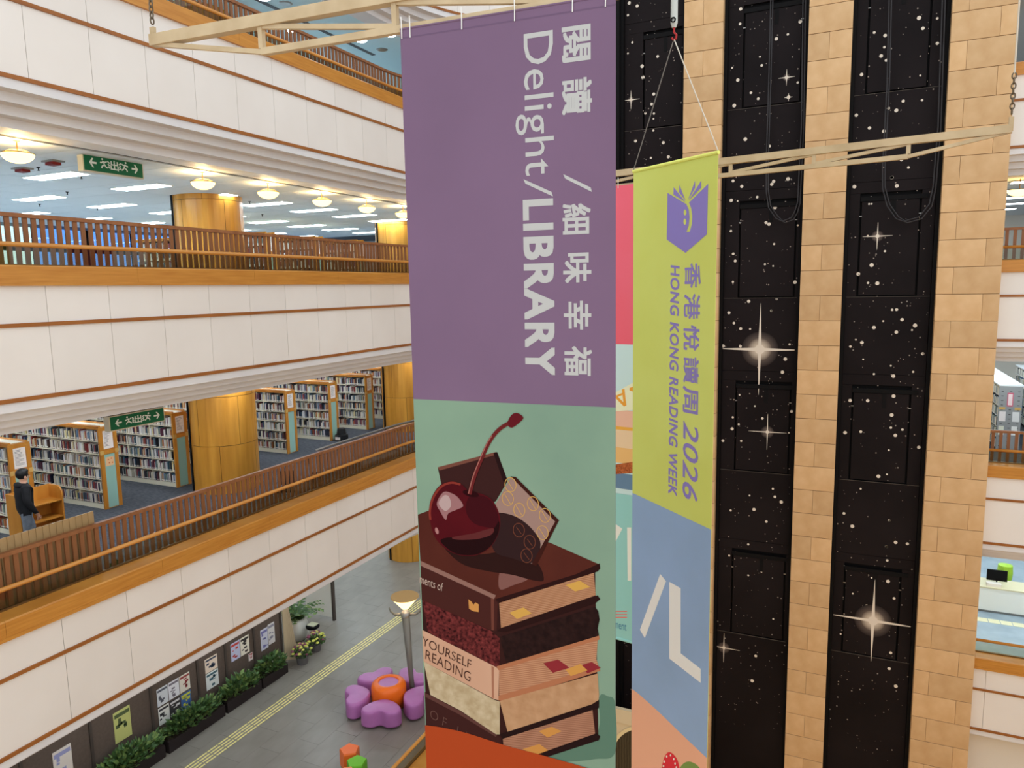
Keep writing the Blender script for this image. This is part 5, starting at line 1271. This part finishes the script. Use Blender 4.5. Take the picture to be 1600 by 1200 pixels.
flat('brass_label', PGc, [[(.04*w, 1.28), (.3*w, 1.28), (.3*w, 1.36), (.04*w, 1.36)], [(.7*w, 1.28), (.96*w, 1.28), (.96*w, 1.36), (.7*w, 1.36)]], .002, mat('pale_brass', (206, 166, 96)), gt, px=False)
flat('vent_slot', PGc, [[(u*w-.03, z), (u*w+.03, z), (u*w+.03, z+.015), (u*w-.03, z+.015)] for u in (.15, .5, .85) for z in [.15+.14*k for k in range(13)]], .0015, M_BLACK, gt, px=False)
grey_case(e1.x+.9, e1.x+1.4, y0+.9, y0+6.4, 'second grey steel bookcase at the right edge')
gbk = []; STV = MB()
for xa, ya in ((e0.x-.0, y0), (e1.x+.9, y0+.9)):
    for k in range(6):
        yy = ya+.06
        while yy < ya+5.3:
            wv = rb.uniform(.025, .05); STV.box(xa-.002, xa+.14, yy, yy+wv, fl+.125+.32*k, fl+.125+.32*k+rb.uniform(.18, .26), rb.randrange(6)); yy += wv+.002
o = obj('grey_case_books', STV, [mat('bk%d' % i, BOOKC[i*2]) for i in range(6)]); tag(o, 'books along the sides of the grey steel bookcases', 'books', kind='stuff')
fl0 = FLOOR[0]
cq = onz(1536, 956, fl0); cy = cq.y; zt_ = fl0+.78
t = thing('service_counter', 'white service counter with a long front at the lower right', 'counter', (cq.x+1.2, cy, fl0))
obj('front_panel', MB().box(XR0+.02, XR1, cy, cy+.05, fl0+.08, zt_), M_WHITE, t); obj('kick_board', MB().box(XR0+.02, XR1, cy+.05, cy+.08, fl0, fl0+.08), M_GREYMETAL, t)
obj('counter_top', MB().box(XR0+.02, XR1, cy-.02, cy+.8, zt_, zt_+.04), mat('pale_wood_top', (214, 204, 170), .5), t)
zt_ += .04
cq2 = onz(1557, 912, zt_)
t = thing('monitor', 'black computer monitor seen from behind on the service counter', 'monitor', (cq2.x, cq2.y, zt_))
obj('stand', MB().lathe([(.001, 0), (.11, 0), (.11, .012), (.02, .02), (.02, .14), (.001, .14)], (cq2.x, cq2.y, zt_), 16), M_BLACK, t); obj('screen', MB().box(cq2.x-.27, cq2.x+.27, cq2.y-.02, cq2.y+.03, zt_+.1, zt_+.44), M_BLACK, t)
tag(obj('green_chair_back', MB().lathe([(.001, .3), (.2, .3), (.22, .5), (.2, .75), (.001, .78)], (cq2.x+.35, cq2.y+.85, zt_-.4), 16), mat('lime_plastic', (160, 200, 60), .5)), 'lime green chair back behind the monitor', 'chair')
t = thing('paper_stack', 'white papers lying on the counter before the monitor', 'paper', (cq2.x-.1, cq2.y-.2, zt_)); obj('sheet', MB().box(cq2.x-.3, cq2.x+.08, cq2.y-.32, cq2.y-.13, zt_, zt_+.10), M_PAPER, t)
tg2 = struct('floor_guide_strip', label='pale yellow tactile tiles before the service counter'); tt = MB().box(-.145, .145, -.145, .145, 0, .006).mesh('tile', mat('pale_tactile', (232, 226, 188), .6))
gy = onz(1560, 972, fl0).y
for k in range(17): obj('guide_tile', tt, None, tg2, loc=(XR0+.2+k*.31, gy, fl0))
# warm bowl lamps under the balconies right of the tower
def rbowl(x, y, z, label):
    t = thing('bowl_pendant', label, 'lamp', (x, y, z), 'bowl pendants right of the tower')
    obj('glass_bowl', MB().lathe([(.27*math.sin(a)+1e-4, -.43+.15-.15*math.cos(a)) for a in [PI/2*k/8 for k in range(9)]], (x, y, z), 24), M_BOWL, t, smooth=True); obj('stem', MB().tube([(x, y, z-.38), (x, y, z)], .012, 8), M_BRONZE, t)
for x in (3.75, 5.6): rbowl(x, YB+1.6, LEV[3][2]-.55, 'warm glowing bowl pendant right of the stone pier' if x < 5 else 'second bowl pendant right of the stone pier')
